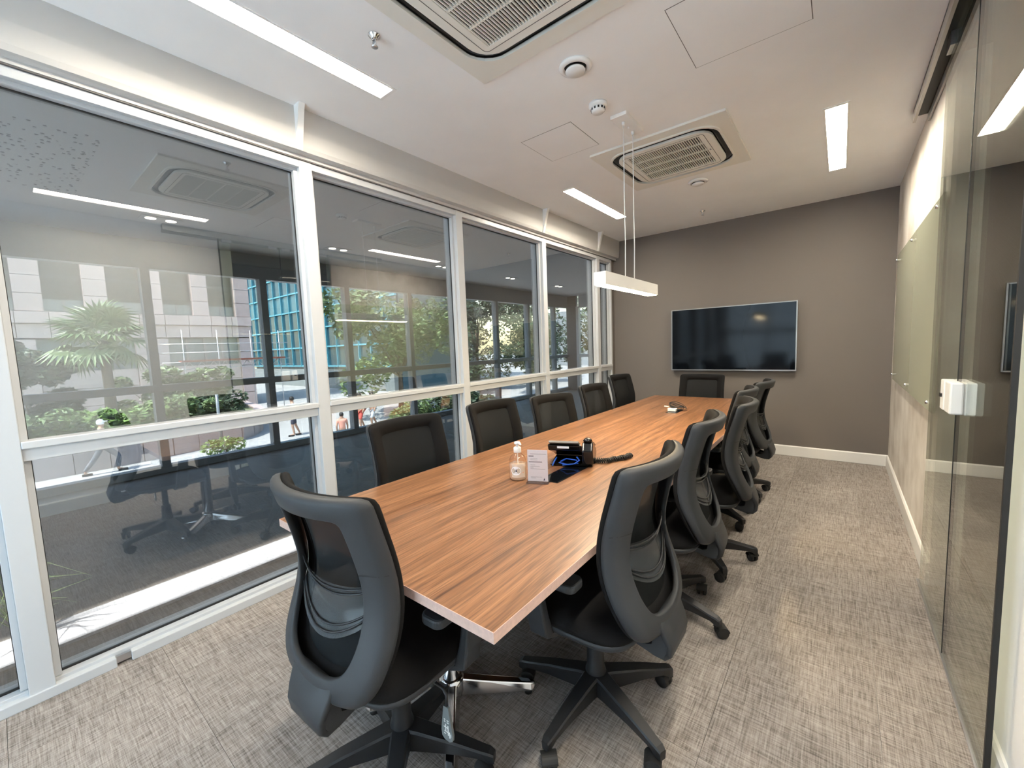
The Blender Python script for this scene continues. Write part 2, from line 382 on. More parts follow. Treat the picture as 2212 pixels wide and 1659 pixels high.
# ------------------------------------------------------------------ glazed wall to the winter garden
def bulk():
    prof = [(-2.598, H+.01), (-2.600, 2.80), (-2.606, 2.715), (-2.614, 2.690), (-2.634, 2.687), (-2.652, 2.680), (-2.653, 2.660), (-2.83, 2.660), (-2.83, H+.01)]
    return MB().prism(prof, YN, YF-.012, 'y')
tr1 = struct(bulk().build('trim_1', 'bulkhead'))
for y in (1.285, 3.93, 5.25):
    MB().prism([(-2.530, H), (-2.598, H), (-2.612, H-.24), (-2.602, H-.245), (-2.545, H-.03)], y-.018, y+.018, 'y').build('bracket', 'plastic_white', tr1)
B(-2.75, YN, 2.6545, -2.657, YF-.01, 2.661).build('shadow_gap', 'dark_line', tr1)
PIT = 1.3385
def win(n, yl, yr, half=False):
    """one bay: yl, yr are the clear opening; the mullion on its far side belongs to it"""
    o = struct(empty('window_%d' % n, (0, 0, 0)))
    if not half:
        B(-2.83, yr, 0.0, XL, yr+.078, 2.655).build('mullion', 'frame_white', o, bevel=.003)
    else:
        B(-2.83, yr, 0.0, XL-.01, yr+.04, 2.655).build('mullion', 'frame_white', o, bevel=.003)
    # header, stepped: front board and recessed bead
    B(-2.70, yl, 2.612, XL-.002, yr, 2.654).build('header_rail', 'frame_white', o, bevel=.002)
    mb = MB(); mb.box(-2.735, yl, 2.594, -2.70, yr, 2.654); mb.box(-2.735, yl, .062, -2.70, yl+.022, 2.6); mb.box(-2.735, yr-.022, .062, -2.70, yr, 2.6)
    mb.build('glazing_bead', 'frame_white', o, bevel=.002)
    mb = MB(); mb.box(-2.742, yl+.016, 2.588, -2.733, yr-.016, 2.597); mb.box(-2.742, yl+.016, .06, -2.733, yr-.016, .068)
    mb.box(-2.742, yl+.016, .06, -2.733, yl+.025, 2.59); mb.box(-2.742, yr-.025, .06, -2.733, yr-.016, 2.59)
    mb.build('gasket', 'gasket', o)
    # middle rail: projecting sill board on a deeper bar
    B(-2.83, yl, 1.045, -2.675, yr, 1.098).build('middle_rail', 'frame_white', o, bevel=.003)
    B(-2.75, yl, 1.098, XL+.004, yr, 1.130).build('rail_cap', 'frame_white', o, bevel=.004)
    B(-2.83, yl, 0.0, -2.69, yr, .060).build('bottom_rail', 'frame_white', o, bevel=.002)
    B(-2.75, yl, 1.125, -2.740, yr, 2.60).build('glass_pane', 'glass_window', o)
    B(-2.75, yl, .055, -2.740, yr, 1.05).build('glass_pane', 'glass_window', o)
    return o
y = -PIT + .044
nb = 1
win(nb, y-.2, -.034); nb += 1
for kk in range(4):
    win(nb, .044 + PIT*kk, .044 + PIT*(kk+1) - .078); nb += 1
win(nb, .044 + PIT*4, 5.765, True)
# face cover strip at the foot of the frames, with the short missing piece
tr2 = struct(B(-2.70, YN, 0.0, -2.655, .237, .045).build('trim_2', 'frame_white', None, bevel=.003))
B(-2.70, .290, 0.0, -2.655, 5.80, .045).build('cover_strip', 'frame_white', tr2, bevel=.003)
B(-2.70, .237, .012, -2.672, .290, .043).build('bare_profile', 'steel', tr2)
B(-2.95, 5.80, -.05, -2.70, YF+.01, H).build('end_jamb', 'grey_wall', tr2)

# ------------------------------------------------------------------ winter garden beyond the glass
XO = -6.80
wfl = struct(B(XO-.1, -3.1, -.25, -2.83, 11.6, -.004).build('floor_outer', 'dark_floor'))
B(-3.40, -3.0, -.01, -3.10, 10.9, .012).build('pebble_bed', 'pebble', wfl)
sof = struct(B(XO-.35, -3.1, H, -3.30, 11.6, H+.25).build('ceiling_outer', 'soffit'))
struct(B(-2.83, YF+.1, -.05, -2.72, 11.6, H+.1).build('wall_outer_right', 'grey_wall'))
we = struct(B(XO, 11.4, -.05, -6.45, 11.52, H+.1).build('wall_outer_far', 'grey_wall'))
o = struct(empty('window_30'))
for x in (-6.45, -5.2, -3.95, -2.83): B(x, 11.38, 0, x+.09, 11.50, 2.6).build('mullion', 'frame_white', o)
B(-6.36, 11.38, 2.56, -2.75, 11.50, H).build('header_rail', 'frame_white', o)
B(-6.36, 11.38, 1.04, -2.75, 11.50, 1.13).build('middle_rail', 'frame_white', o)
B(-6.36, 11.38, 0, -2.75, 11.50, .09).build('bottom_rail', 'frame_white', o)
B(-6.36, 11.44, .09, -2.75, 11.445, 2.56).build('glass_pane', 'glass_outer', o)
struct(B(XO, -3.1, -.05, -2.75, -3.0, H).build('wall_outer_near', 'soffit'))
n0 = 8
for kk in range(-3, 8):
    y0 = 1.28 + PIT*kk
    o = struct(empty('window_%d' % (n0 + kk + 3 + 13)))
    B(XO-.09, y0-.045, 0, XO+.05, y0+.045, H).build('mullion', 'frame_slate', o)
    B(XO-.09, y0+.045, 2.58, XO+.05, y0+PIT-.045, H).build('header_rail', 'frame_slate', o)
    B(XO-.09, y0+.045, 1.04, XO+.05, y0+PIT-.045, 1.13).build('middle_rail', 'frame_slate', o)
    B(XO-.09, y0+.045, 0, XO+.05, y0+PIT-.045, .09).build('bottom_rail', 'frame_slate', o)
    B(XO-.015, y0+.045, 1.12, XO-.01, y0+PIT-.045, 2.6).build('glass_pane', 'glass_outer', o)
    B(XO-.015, y0+.045, .08, XO-.01, y0+PIT-.045, 1.05).build('glass_pane', 'glass_outer', o)
spot_lab = ['first', 'second', 'third', 'fourth', 'fifth', 'sixth']
for kk in range(6):
    yy = -.72 + 1.98*kk
    d = empty('twin_downlight', (-5.68, yy, H))
    tag(d, 'recessed twin downlight in the winter garden ceiling, %s pair from the near end' % spot_lab[kk], 'downlight', 'twin downlights beyond the glass wall')
    B(-.09, -.17, -.006, .09, .17, .0).build('plate', 'soffit', d)
    for s_ in (-1, 1):
        MB().lathe([(.046, -.009), (.046, -.004)], 20, (0, s_*.085, 0)).build('lens', 'spot', d)

# ------------------------------------------------------------------ corridor behind the glass door
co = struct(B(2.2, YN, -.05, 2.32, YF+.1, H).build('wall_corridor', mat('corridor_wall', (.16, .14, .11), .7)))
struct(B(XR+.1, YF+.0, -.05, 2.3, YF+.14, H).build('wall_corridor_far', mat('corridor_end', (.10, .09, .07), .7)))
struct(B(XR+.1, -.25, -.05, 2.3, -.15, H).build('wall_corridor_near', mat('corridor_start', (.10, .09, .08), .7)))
struct(B(2.1, YN-.1, H, 3.2, YF+.2, H+.25).build('ceiling_corridor', 'soffit'))

# sliding glass doors
def leaf(n, y0, y1, lab):
    d = struct(empty('door_%d' % n))
    B(.390, y0, .012, .400, y1, 2.868).build('glass_panel', 'glass_door', d)
    B(.382, y0+.03, 2.835, .408, y0+.13, 2.90).build('hanger', 'steel', d)
    B(.382, y1-.13, 2.835, .408, y1-.03, 2.90).build('hanger', 'steel', d)
    return d
d1 = leaf(1, 2.5175, 3.19, ''); d2 = leaf(2, 1.83, 2.5125, '')
mb = MB(); mb.box(.352, 2.53, 1.105, .392, 2.60, 1.235); mb.build('door_lock', 'plastic_white', d1, bevel=.004)
B(.398, 2.53, 1.10, .428, 2.62, 1.235).build('door_lock', 'plastic_white', d1, bevel=.004)
B(.346, 2.555, 1.160, .353, 2.585, 1.175).build('lock_cylinder', 'black_gloss', d1)
B(.352, 2.40, 1.105, .392, 2.505, 1.235).build('door_lock', 'plastic_white', d2, bevel=.006)
B(.398, 2.41, 1.10, .428, 2.505, 1.235).build('door_lock', 'plastic_white', d2, bevel=.004)
B(.3885, 2.5128, .012, .4015, 2.5172, 2.868).build('edge_seal', 'black_matte', d2)
B(.388, 1.818, .012, .402, 1.83, 2.868).build('edge_seal', 'black_matte', d2)
t3 = struct(empty('trim_3'))
mb = MB(); mb.box(.345, 1.30, 2.862, .36, 4.06, H); mb.box(.345, 1.30, 2.922, .428, 4.06, H); mb.box(.418, 1.30, 2.850, .43, 4.06, H)
mb.build('track', mat('track_alu', (.42, .40, .37), .4, .3), t3)
B(.36, 1.30, 2.90, .418, 4.06, 2.924).build('track_slot', 'black_matte', t3)
B(.385, 1.82, 0, .405, 3.25, .006).build('floor_guide', 'steel', t3)
B(.415, 3.205, .0, .432, 3.232, .07).build('floor_stop', 'plastic_white', t3)
B(.40, 1.80, .0, .432, 1.822, .07).build('floor_stop', 'plastic_white', t3)

# ------------------------------------------------------------------ glass writing board
wb = empty('writing_board', (.415, 4.36, .985))
tag(wb, 'frosted pale green glass writing board pinned to the plaster wall beside the door', 'board')
B(-.006, -1.13, 0, .006, 1.15, 1.195).build('glass_sheet', 'board', wb, bevel=.002)
for yy in (-1.05, 0.0, 1.07):
    for zz in (.055, 1.14):
        MB().lathe([(.009, -.026), (.012, -.018), (.009, -.008), (.006, .016)], 12, (0, yy, zz), axis='x').build('standoff', 'chrome', wb)

# ------------------------------------------------------------------ television
tv = empty('television', (-1.115, YF, 1.035))
tag(tv, 'large wall mounted flat television with black screen and thin silver rim', 'television')
B(-.60, -.05, .12, .60, 0.0, .70).build('wall_bracket', 'black_matte', tv)
B(-.712, -.075, .004, .712, -.035, .816).build('housing', 'black_matte', tv, bevel=.004)
po = [(-.715, 0), (.715, 0), (.715, .82), (-.715, .82)]; pi_ = [(-.703, .014), (.703, .014), (.703, .810), (-.703, .810)]
mb = MB(); n = 4; v = [(p[0], -.080, p[1]) for p in po] + [(p[0], -.080, p[1]) for p in pi_] + [(p[0], -.04, p[1]) for p in po] + [(p[0], -.068, p[1]) for p in pi_]; f = []
for i in range(4):
    j = (i+1) % 4; f += [(i, j, n+j, n+i), (i, 2*n+i, 2*n+j, j), (n+i, n+j, 3*n+j, 3*n+i), (2*n+i, 3*n+i, 3*n+j, 2*n+j)]
mb.add(v, f).build('rim', mat('rim_silver', (.30, .29, .28), .35, 1), tv)
B(-.704, -.0765, .012, .704, -.07, .811).build('screen', 'screen', tv)

# ------------------------------------------------------------------ ceiling lights
def strip(name, x0, x1, y0, y1, lab):
    o = empty(name, ((x0+x1)/2, (y0+y1)/2, H)); tag(o, lab, 'ceiling light', 'recessed linear ceiling lights')
    a, b = (x1-x0)/2, (y1-y0)/2
    B(-a, -b, .026, a, b, .034).build('diffuser', 'lamp', o)
    mb = MB(); ring_prism(mb, [(-a-.012, -b-.02), (a+.012, -b-.02), (a+.012, b+.02), (-a-.012, b+.02)], [(-a+.001, -b+.001), (a-.001, -b+.001), (a-.001, b-.001), (-a+.001, b-.001)], -.004, .0)
    mb.build('frame', 'plastic_white', o)
strip('linear_light', -2.155, -2.035, .36, 1.565, 'recessed linear light over the near windows, beside the near air conditioner')
strip('linear_light', -2.155, -2.035, 3.61, 4.85, 'recessed linear light near the windows, left of the far air conditioner')
strip('linear_light', -.123, -.005, 3.59, 4.91, 'recessed linear light near the writing board, right of the far air conditioner')
strip('linear_light', -.123, -.005, .36, 1.60, 'recessed linear light over the sliding door, seen in the glass')

pn = empty('pendant_light', (-1.175, 2.84, H)); tag(pn, 'white linear pendant lamp hanging on two wires over the table', 'pendant light')
B(-.055, -.155, -.022, .055, .155, 0).build('ceiling_plate', 'plastic_white', pn, bevel=.003)
zt = 1.888-H; zb = 1.808-H
mb = MB(); mb.box(-.04, -.46, zb+.012, .04, .46, zt); mb.box(-.04, -.46, zb, -.034, .46, zb+.012); mb.box(.034, -.46, zb, .04, .46, zb+.012); mb.box(-.034, -.46, zb, .034, -.445, zb+.012); mb.box(-.034, .445, zb, .034, .46, zb+.012)
mb.build('housing', 'plastic_white', pn)
B(-.034, -.445, zb-.002, .034, .445, zb+.011).build('diffuser', 'lamp_warm', pn)
for yy in (-.07, .09):
    MB().tube([(0, yy, -.02), (0, yy, -.5), (.002, yy+.003, -.8), (0, yy, zt)], .0035, 8).build('wire', 'plastic_white', pn)
    MB().lathe([(.009, -.045), (.011, -.03), (.008, -.02)], 12, (0, yy, 0)).build('wire_grip', 'plastic_white', pn)
MB().lathe([(.006, -.034), (.007, -.028), (.004, -.02)], 10, (0, 0.01, 0)).build('screw_cap', 'plastic_white', pn)

# ------------------------------------------------------------------ air conditioner cassettes
slat_me = B(-.0026, -.0665, -.004, .0026, .0665, .004).mesh('slat', 'ac_beige')
def cassette(cx, cy, lab):
    o = empty('air_conditioner', (cx, cy, H)); tag(o, lab, 'air conditioner', 'ceiling cassette air conditioners')
    s = .4905
    mb = MB(); ring_prism(mb, rrect(-s, -s, s, s, .006), rrect(-.405, -.395, .405, .395, .16), -.016, .0); mb.build('panel', 'ac_beige', o, bevel=.002)
    mb = MB(); ring_prism(mb, rrect(-.412, -.402, .412, .402, .165), rrect(-.397, -.387, .397, .387, .155), -.026, -.012); mb.build('outer_lip', 'ac_beige', o)
    B(-.40, -.39, -.006, .40, .39, .0).build('air_slot', 'black_gloss', o)
    pc = rrect(-.352, -.345, .352, .345, .13)
    mb = MB(); ring_prism(mb, pc, rrect(-.268, -.272, .268, .272, .004), -.030, -.012); mb.build('centre_panel', 'ac_beige', o, bevel=.003)
    mb = MB(); ring_prism(mb, rrect(-.305, -.30, .305, .30, .03), rrect(-.302, -.297, .302, .297, .028), -.0312, -.029); mb.build('panel_seam', 'dark_line', o)
    mb = MB()
    for a, b in ((-.30, 1), (.30, 1)): mb.box(a-.10, -.385, -.02, a-.097, -.30, -.006)
    B(-.268, -.272, -.009, .268, .272, -.0065).build('filter', 'gasket', o)
    for q in range(33):
        for r_ in range(4):
            inst('slat', slat_me, o, (-.260+.520*q/32, -.204+.136*r_, -.027))
    for r_ in range(3): B(-.268, -.1415+.136*r_, -.029, .268, -.1305+.136*r_, -.018).build('cross_bar', 'ac_beige', o)
    B(.282, -.012, -.0316, .292, .012, -.0295).build('badge', 'ink', o)
cassette(-1.112, 1.373, 'white ceiling cassette air conditioner above the near half of the table')
cassette(-1.112, 3.595, 'white ceiling cassette air conditioner behind the pendant wires')

# ------------------------------------------------------------------ small ceiling fittings
for (x, y, lab) in ((-1.155, 2.095, 'round white air valve beside the near air conditioner'), (-1.095, 4.30, 'round white air valve between the far air conditioner and grey wall')):
    o = empty('air_valve', (x, y, H)); tag(o, lab, 'vent', 'round ceiling air valves')
    MB().lathe([(.086, 0), (.088, -.006), (.080, -.014), (.066, -.020), (.060, -.012), (.058, 0)], 32).build('rim', 'plastic_white', o)
    MB().lathe([(.060, -.002), (.060, -.003)], 32).build('dark_throat', 'black_matte', o)
    MB().lathe([(.02, -.003), (.05, -.02), (.053, -.026), (.050, -.032), (.0, -.034)], 32).build('disc', 'plastic_white', o)
o = empty('smoke_detector', (-1.225, 2.50, H)); tag(o, 'white round smoke detector on the ceiling before the pendant plate', 'smoke detector')
MB().lathe([(.056, 0), (.057, -.014), (.050, -.022), (.044, -.024)], 28).build('base', 'plastic_white', o)
MB().lathe([(.044, -.022), (.043, -.034), (.040, -.044), (.034, -.052), (.0, -.054)], 28).build('cap', 'plastic_white', o)
for q in range(12):
    a = 2*PI*q/12; mb = MB(); mb.box(.0415, -.005, -.040, .0445, .005, -.028); e = mb.build('vent_slot', 'black_matte', o); e.rotation_euler = (0, 0, a)
for (x, y, lab) in ((-1.76, 1.265, 'chrome sprinkler head beside the near linear light'), (-1.295, 5.29, 'small sprinkler head on the ceiling near the grey wall')):
    o = empty('sprinkler', (x, y, H)); tag(o, lab, 'sprinkler', 'fire sprinklers on the ceiling')
    MB().lathe([(.028, 0), (.028, -.004), (.014, -.012), (.012, -.02), (0, -.02)], 20).build('escutcheon', 'chrome', o)
    mb = MB(); mb.tube([(-.010, 0, -.018), (-.012, 0, -.035), (-.002, 0, -.05)], .0028, 6); mb.tube([(.010, 0, -.018), (.012, 0, -.035), (.002, 0, -.05)], .0028, 6); mb.tube([(0, 0, -.018), (0, 0, -.048)], .003, 6)
    mb.build('yoke', 'steel', o)
    MB().lathe([(.015, -.05), (.016, -.053), (.0, -.054)], 16).build('deflector', 'steel', o)

# ------------------------------------------------------------------ table
TX0, TX1, TY0, TY1, TZ = -1.800, -.628, .680, 5.105, .775
tb = empty('meeting_table', ((TX0+TX1)/2, (TY0+TY1)/2, 0)); tag(tb, 'long walnut meeting table on chrome pedestals in the middle of the room', 'table')
cx, cy = (TX0+TX1)/2, (TY0+TY1)/2; hw, hl = (TX1-TX0)/2, (TY1-TY0)/2
B(-hw, -hl, TZ-.030, hw, hl, TZ).build('tabletop', 'walnut', tb)
mb = MB(); mb.box(-hw-.0015, -hl-.0015, TZ-.030, hw+.0015, -hl, TZ-.0003); mb.box(-hw-.0015, hl, TZ-.030, hw+.0015, hl+.0015, TZ-.0003)
mb.box(hw, -hl, TZ-.030, hw+.0015, hl, TZ-.0003); mb.box(-hw-.0015, -hl, TZ-.030, -hw, hl, TZ-.0003)
mb.build('edge_banding', 'edge_band', tb)
for yy in (-hl+.37, 0.0, hl-.37):
    p = MB().lathe([(.038, .10), (.038, TZ-.06), (.09, TZ-.058), (.09, TZ-.031)], 24, (0, yy, 0)).build('pedestal', 'chrome', tb)
    hb = MB().lathe([(.05, .045), (.055, .07), (.05, .115), (.039, .125)], 24, (0, yy, 0)).build('foot_hub', 'chrome', p)
    for q in range(4):
        a = PI/4 + PI/2*q; ca, sa = math.cos(a), math.sin(a); mb = MB()
        v = []; fr = [(.03, .034, .050, .115), (.16, .031, .035, .085), (.325, .026, .022, .052), (.345, .018, .024, .046)]
        for (r_, w_, z0, z1) in fr:
            for (s_, z_) in ((-1, z0), (1, z0), (.55, z1), (-.55, z1)): v.append((r_*ca - s_*w_*sa, yy + r_*sa + s_*w_*ca, z_))
        f = [(3, 2, 1, 0), (12, 13, 14, 15)] + [(4*i+j, 4*i+(j+1) % 4, 4*i+4+(j+1) % 4, 4*i+4+j) for i in range(3) for j in range(4)]
        mb.add(v, f).build('foot', 'chrome', p, bevel=.006)
        MB().lathe([(.016, 0), (.018, .012), (.012, .024)], 12, (.315*ca, yy+.315*sa, 0)).build('foot_pad', 'black_matte', p)
B(-.05, -hl+.30, TZ-.075, .05, hl-.30, TZ-.03).build('beam', 'steel', tb)
# flush cable boxes
for (x0, y0, x1, y1) in ((-1.175, 1.66, -1.065, 2.12), (-1.27, 3.88, -1.17, 4.12)):
    mb = MB(); a0, b0, a1, b1 = x0-cx, y0-cy, x1-cx, y1-cy
    ring_prism(mb, [(a0, b0), (a1, b0), (a1, b1), (a0, b1)], [(a0+.008, b0+.008), (a1-.008, b0+.008), (a1-.008, b1-.008), (a0+.008, b1-.008)], TZ-.002, TZ+.0025)
    c = mb.build('cable_box', 'black_gloss', tb)
    B(a0+.006, b0+.006, TZ-.004, a1-.006, b1-.006, TZ+.0012).build('box_floor', 'screen', c)

# ------------------------------------------------------------------ office chair
def crom(pts, m):
    """Catmull-Rom through pts, resampled to m+1 points by length"""
    P = [Vector((*p, 0)) for p in pts]; P = [2*P[0]-P[1]] + P + [2*P[-1]-P[-2]]; out = []
    for i in range(1, len(P)-2):
        for k in range(16):
            t = k/16; a, b, c, d = P[i-1:i+3]
            out.append(.5*((2*b) + (c-a)*t + (2*a-5*b+4*c-d)*t*t + (3*b-a-3*c+d)*t**3))
    out.append(P[-2]); L = [0]
    for i in range(1, len(out)): L.append(L[-1] + (out[i]-out[i-1]).length)
    res = []; j = 0
    for k in range(m+1):
        s = L[-1]*k/m
        while j < len(L)-2 and L[j+1] < s: j += 1
        t = (s-L[j])/max(L[j+1]-L[j], 1e-9); q = out[j].lerp(out[j+1], t); res.append((q.x, q.y))
    return res
def lerp_tab(tab, z):
    for i in range(len(tab)-1):
        if z <= tab[i+1][0]:
            t = (z-tab[i][0])/(tab[i+1][0]-tab[i][0]); t = max(0, min(1, t)); t = t*t*(3-2*t) if False else t
            return tab[i][1]*(1-t)+tab[i+1][1]*t
    return tab[-1][1]
YC = [(.42, -.262), (.47, -.283), (.54, -.282), (.62, -.260), (.70, -.236), (.78, -.230), (.88, -.250), (.98, -.280), (1.08, -.312)]
KC = [(.42, .55), (.55, .75), (.70, 1.0), (.85, 1.15), (1.08, 1.25)]
def smooth_tab(tab, z):
    return (lerp_tab(tab, z-.02)+lerp_tab(tab, z)+lerp_tab(tab, z+.02)+lerp_tab(tab, z-.04)+lerp_tab(tab, z+.04))/5
def bp(s, z, d): return (s, smooth_tab(YC, z) + smooth_tab(KC, z)*s*s + d, z)
OUT = [(0, 1.068), (.12, 1.0675), (.210, 1.0665), (.232, 1.063), (.242, 1.052), (.244, 1.025), (.244, .95), (.246, .85), (.248, .76), (.252, .67), (.249, .61), (.232, .545), (.192, .493), (.125, .470), (0, .463)]
INN = [(0, 1.004), (.10, 1.004), (.146, 1.003), (.162, .996), (.168, .975), (.169, .90), (.171, .82), (.172, .74), (.170, .68), (.162, .625), (.142, .580), (.108, .552), (.06, .540), (0, .537)]
def full(half, m):
    h = crom(half, m); return h + [(-x, z) for (x, z) in reversed(h[1:-1])]
def back_ring(O, I, sec):
    mb = MB(); n = len(O); v = []; f = []; k = len(sec)
    for (o, i) in zip(O, I):
        for (a, d) in sec:
            x = o[0]*(1-a)+i[0]*a; z = o[1]*(1-a)+i[1]*a; v.append(bp(x, z, d))
    for i in range(n):
        for j in range(k):
            f.append((i*k+j, i*k+(j+1) % k, ((i+1) % n)*k+(j+1) % k, ((i+1) % n)*k+j))
    return mb.add(v, f, True)
def sell(a, b, n_, m=40):
    out = []
    for k in range(m):
        t = 2*PI*k/m; c, s_ = math.cos(t), math.sin(t)
        out.append((a*math.copysign(abs(c)**(2/n_), c), b*math.copysign(abs(s_)**(2/n_), s_)))
    return out
def rings(mb, lst, smooth=True):
    n = len(lst[0]); v = [p for r_ in lst for p in r_]
    f = [(i*n+k, i*n+(k+1) % n, (i+1)*n+(k+1) % n, (i+1)*n+k) for i in range(len(lst)-1) for k in range(n)]
    f += [tuple(reversed(range(n))), tuple((len(lst)-1)*n+k for k in range(n))]
    return mb.add(v, f, smooth)
def make_chair():
    r = empty('office_chair')
    mm = 60
    O, I = full(OUT, mm), full(INN, mm)
    # plastic back frame, ring and the strap that hooks forward under the seat
    mb = back_ring(O, I, [(.0, .010), (.03, .013), (.12, .004), (.94, -.002), (.985, -.004), (1, -.008), (1, -.016), (.985, -.0205), (.95, -.022), (.28, -.023), (.16, -.020), (.06, -.013), (.01, -.002)])
    path = [(-.280, .530, .108), (-.294, .496, .104), (-.309, .462, .098), (-.318, .435, .091), (-.314, .402, .084), (-.298, .384, .080), (-.266, .382, .074), (-.200, .396, .066), (-.120, .418, .058), (-.060, .428, .055)]
    lst = []
    for i, (yy, zz, wd) in enumerate(path):
        a = path[max(i-1, 0)]; b = path[min(i+1, len(path)-1)]; d = Vector((b[0]-a[0], b[1]-a[1])).normalized(); nn = Vector((-d.y, d.x)); th = .011
        lst.append([(sx*wd, yy+nn.x*q*th, zz+nn.y*q*th) for (sx, q) in ((-1, -.6), (-.92, -1), (.92, -1), (1, -.6), (1, .6), (.92, 1), (-.92, 1), (-1, .6))])
    rings(mb, lst)
    # side webs of the hook
    for sx in (-1, 1):
        pts = [(-.288, .505), (-.312, .465), (-.318, .435), (-.313, .402), (-.297, .384), (-.266, .382), (-.140, .414), (-.120, .430), (-.160, .428), (-.236, .412), (-.256, .420), (-.262, .450), (-.262, .490)]
        mb.prism(pts, sx*.076-.005, sx*.076+.005, 'x')
    mb.build('back_frame', 'char', r)
    mb = back_ring(crom_in(O, .006), crom_in(I, .002), [(-.04, .014), (-.05, .026), (.03, .035), (.3, .039), (1, .036), (1, .028), (.3, .022), (.1, .014)])
    mb.build('back_border', 'fabric', r)
    hw_ = crom(INN, 60)
    def wz(z):
        best = 0
        for i in range(len(hw_)-1):
            z0, z1 = hw_[i][1], hw_[i+1][1]
            if min(z0, z1) <= z <= max(z0, z1) and abs(z1-z0) > 1e-6: best = max(best, hw_[i][0]+(hw_[i+1][0]-hw_[i][0])*(z-z0)/(z1-z0))
        return best
    mb = MB(); mb.grid(lambda u, v: bp((2*u-1)*(wz(.513+.4875*v)+.012), .505+.503*v, .032), 14, 26); mb.build('back_mesh', 'mesh', r)
    mb = MB(); mb.grid(lambda u, v: bp((2*u-1)*.185, (.70 - .075*(1-(2*u-1)**2))*(1-v) + (.800-.02*(1-(2*u-1)**2))*v, -.004+.012*math.sin(PI*v)), 16, 6)
    lb = mb.build('lumbar_support', 'clear_plastic', r)
    mb = MB()
    for vv in (.10, .22, .80, .92):
        mb.tube([bp((2*u-1)*.172, (.70 - .075*(1-(2*u-1)**2))*(1-vv) + (.800-.02*(1-(2*u-1)**2))*vv, -.008+.012*math.sin(PI*vv)) for u in [q/12 for q in range(13)]], .003, 6)
    mb.build('lumbar_ridge', 'nylon', lb)
    mb = MB()
    for sx in (-1, 1): mb.prism([(sx*.172, .838), (sx*.247, .838), (sx*.247, .8405), (sx*.172, .8405)], 0, 0) if False else None
    # seat cushion and pan
    mb = MB(); lst = []
    for (sc, z, fy) in ((.30, .514, 0), (.62, .516, 0), (.82, .512, 0), (.93, .503, .0), (.985, .488, .0), (1.0, .472, 0), (.985, .460, 0)):
        lst.append([(x*sc, y_*sc + .015, z - (.018*max(0, y_*sc/.25)**3)) for (x, y_) in sell(.252, .250, 4.2)])
    rings(mb, list(reversed(lst))).build('seat', 'fabric', r)
    mb = MB(); lst = []
    for (sc, z) in ((.86, .428), (.96, .436), (.995, .450), (.99, .462)):
        lst.append([(x*sc, y_*sc + .015, z - (.018*max(0, y_*sc/.25)**3)) for (x, y_) in sell(.252, .250, 4.2)])
    rings(mb, lst).build('seat_pan', 'char', r)
    B(-.07, -.11, .385, .07, .11, .432).build('mechanism', 'nylon', r, bevel=.01)
    # gas column and star base
    MB().lathe([(.040, .085), (.041, .150), (.034, .175), (.031, .250), (.030, .262), (.021, .263), (.020, .395)], 24).build('column', 'nylon', r)
    leg_mb = MB(); v = []; fr = [(.015, .036, .066, .150), (.06, .032, .070, .146), (.20, .025, .078, .124), (.288, .020, .074, .105), (.318, .0185, .060, .100), (.334, .014, .060, .092)]
    for (rr, w_, z0, z1) in fr:
        for (s_, z_) in ((-.8, z0), (.8, z0), (1, z1-.006), (.8, z1), (-.8, z1), (-1, z1-.006)): v.append((rr, s_*w_, z_))
    k = 6; f = [tuple(reversed(range(k))), tuple(range(5*k, 6*k))] + [(k*i+j, k*i+(j+1) % k, k*i+k+(j+1) % k, k*i+k+j) for i in range(5) for j in range(k)]
    leg_me = leg_mb.add(v, f).mesh('base_leg', 'nylon')
    cm = MB()
    for s_ in (-1, 1): cm.lathe([(.0, s_*.026), (.020, s_*.0255), (.024, s_*.023), (.0285, s_*.021), (.0290, s_*.008), (.0, s_*.007)], 20, (-.020, 0, .0292), axis='y')
    hood = [(-.020+.0305*math.cos(math.radians(a)), .0295+.0305*math.sin(math.radians(a))) for a in range(20, 176, 12)]
    hood += [(-.020+.024*math.cos(math.radians(a)), .0295+.024*math.sin(math.radians(a))) for a in range(175, 19, -12)]
    cm.prism(hood, -.0275, .0275, 'y'); cm.tube([(0, 0, .045), (0, 0, .078)], .0075, 10)
    cas_me = cm.mesh('caster', 'black_matte')
    for q in range(5):
        l = inst('base_leg', leg_me, r, (0, 0, 0), (0, 0, 2*PI*q/5))
        inst('caster', cas_me, l, (.318, 0, 0), (0, 0, (.7, -1.1, 1.9, .2, -2.3)[q]))
    for sx in (-1, 1):
        mb = MB(); lst = []
        for (x, y_, z, wx, wy) in ((.16, .06, .428, .02, .038), (.225, .065, .425, .02, .038), (.264, .07, .436, .024, .037), (.278, .075, .50, .019, .037), (.281, .085, .58, .016, .034), (.283, .095, .655, .014, .030)):
            ax = Vector((1, 0, 0)) if z < .43 else None
            if z < .43: lst.append([(sx*x, y_+q*wy, z+p*.014) for (p, q) in ((-1, -1), (1, -1), (1, 1), (-1, 1))])
            else: lst.append([(sx*(x+p*wx), y_+q*wy, z) for (p, q) in ((1, -1), (-1, -1), (-1, 1), (1, 1))])
        rings(mb, lst, False); a = mb.build('armrest', 'char', r, bevel=.007)
        MB().prism(rrect(sx*.283-.042, -.095, sx*.283+.042, .150, .026), .655, .684).build('arm_pad', 'char', a, bevel=.007)
    return r
def crom_in(pts, d):
    """inset a closed outline by moving points towards its middle"""
    return [(x*(1 - d/max(.05, math.hypot(x, z-.76))), .76+(z-.76)*(1 - d/max(.05, math.hypot(x, z-.76)))) for (x, z) in pts]

proto = make_chair()
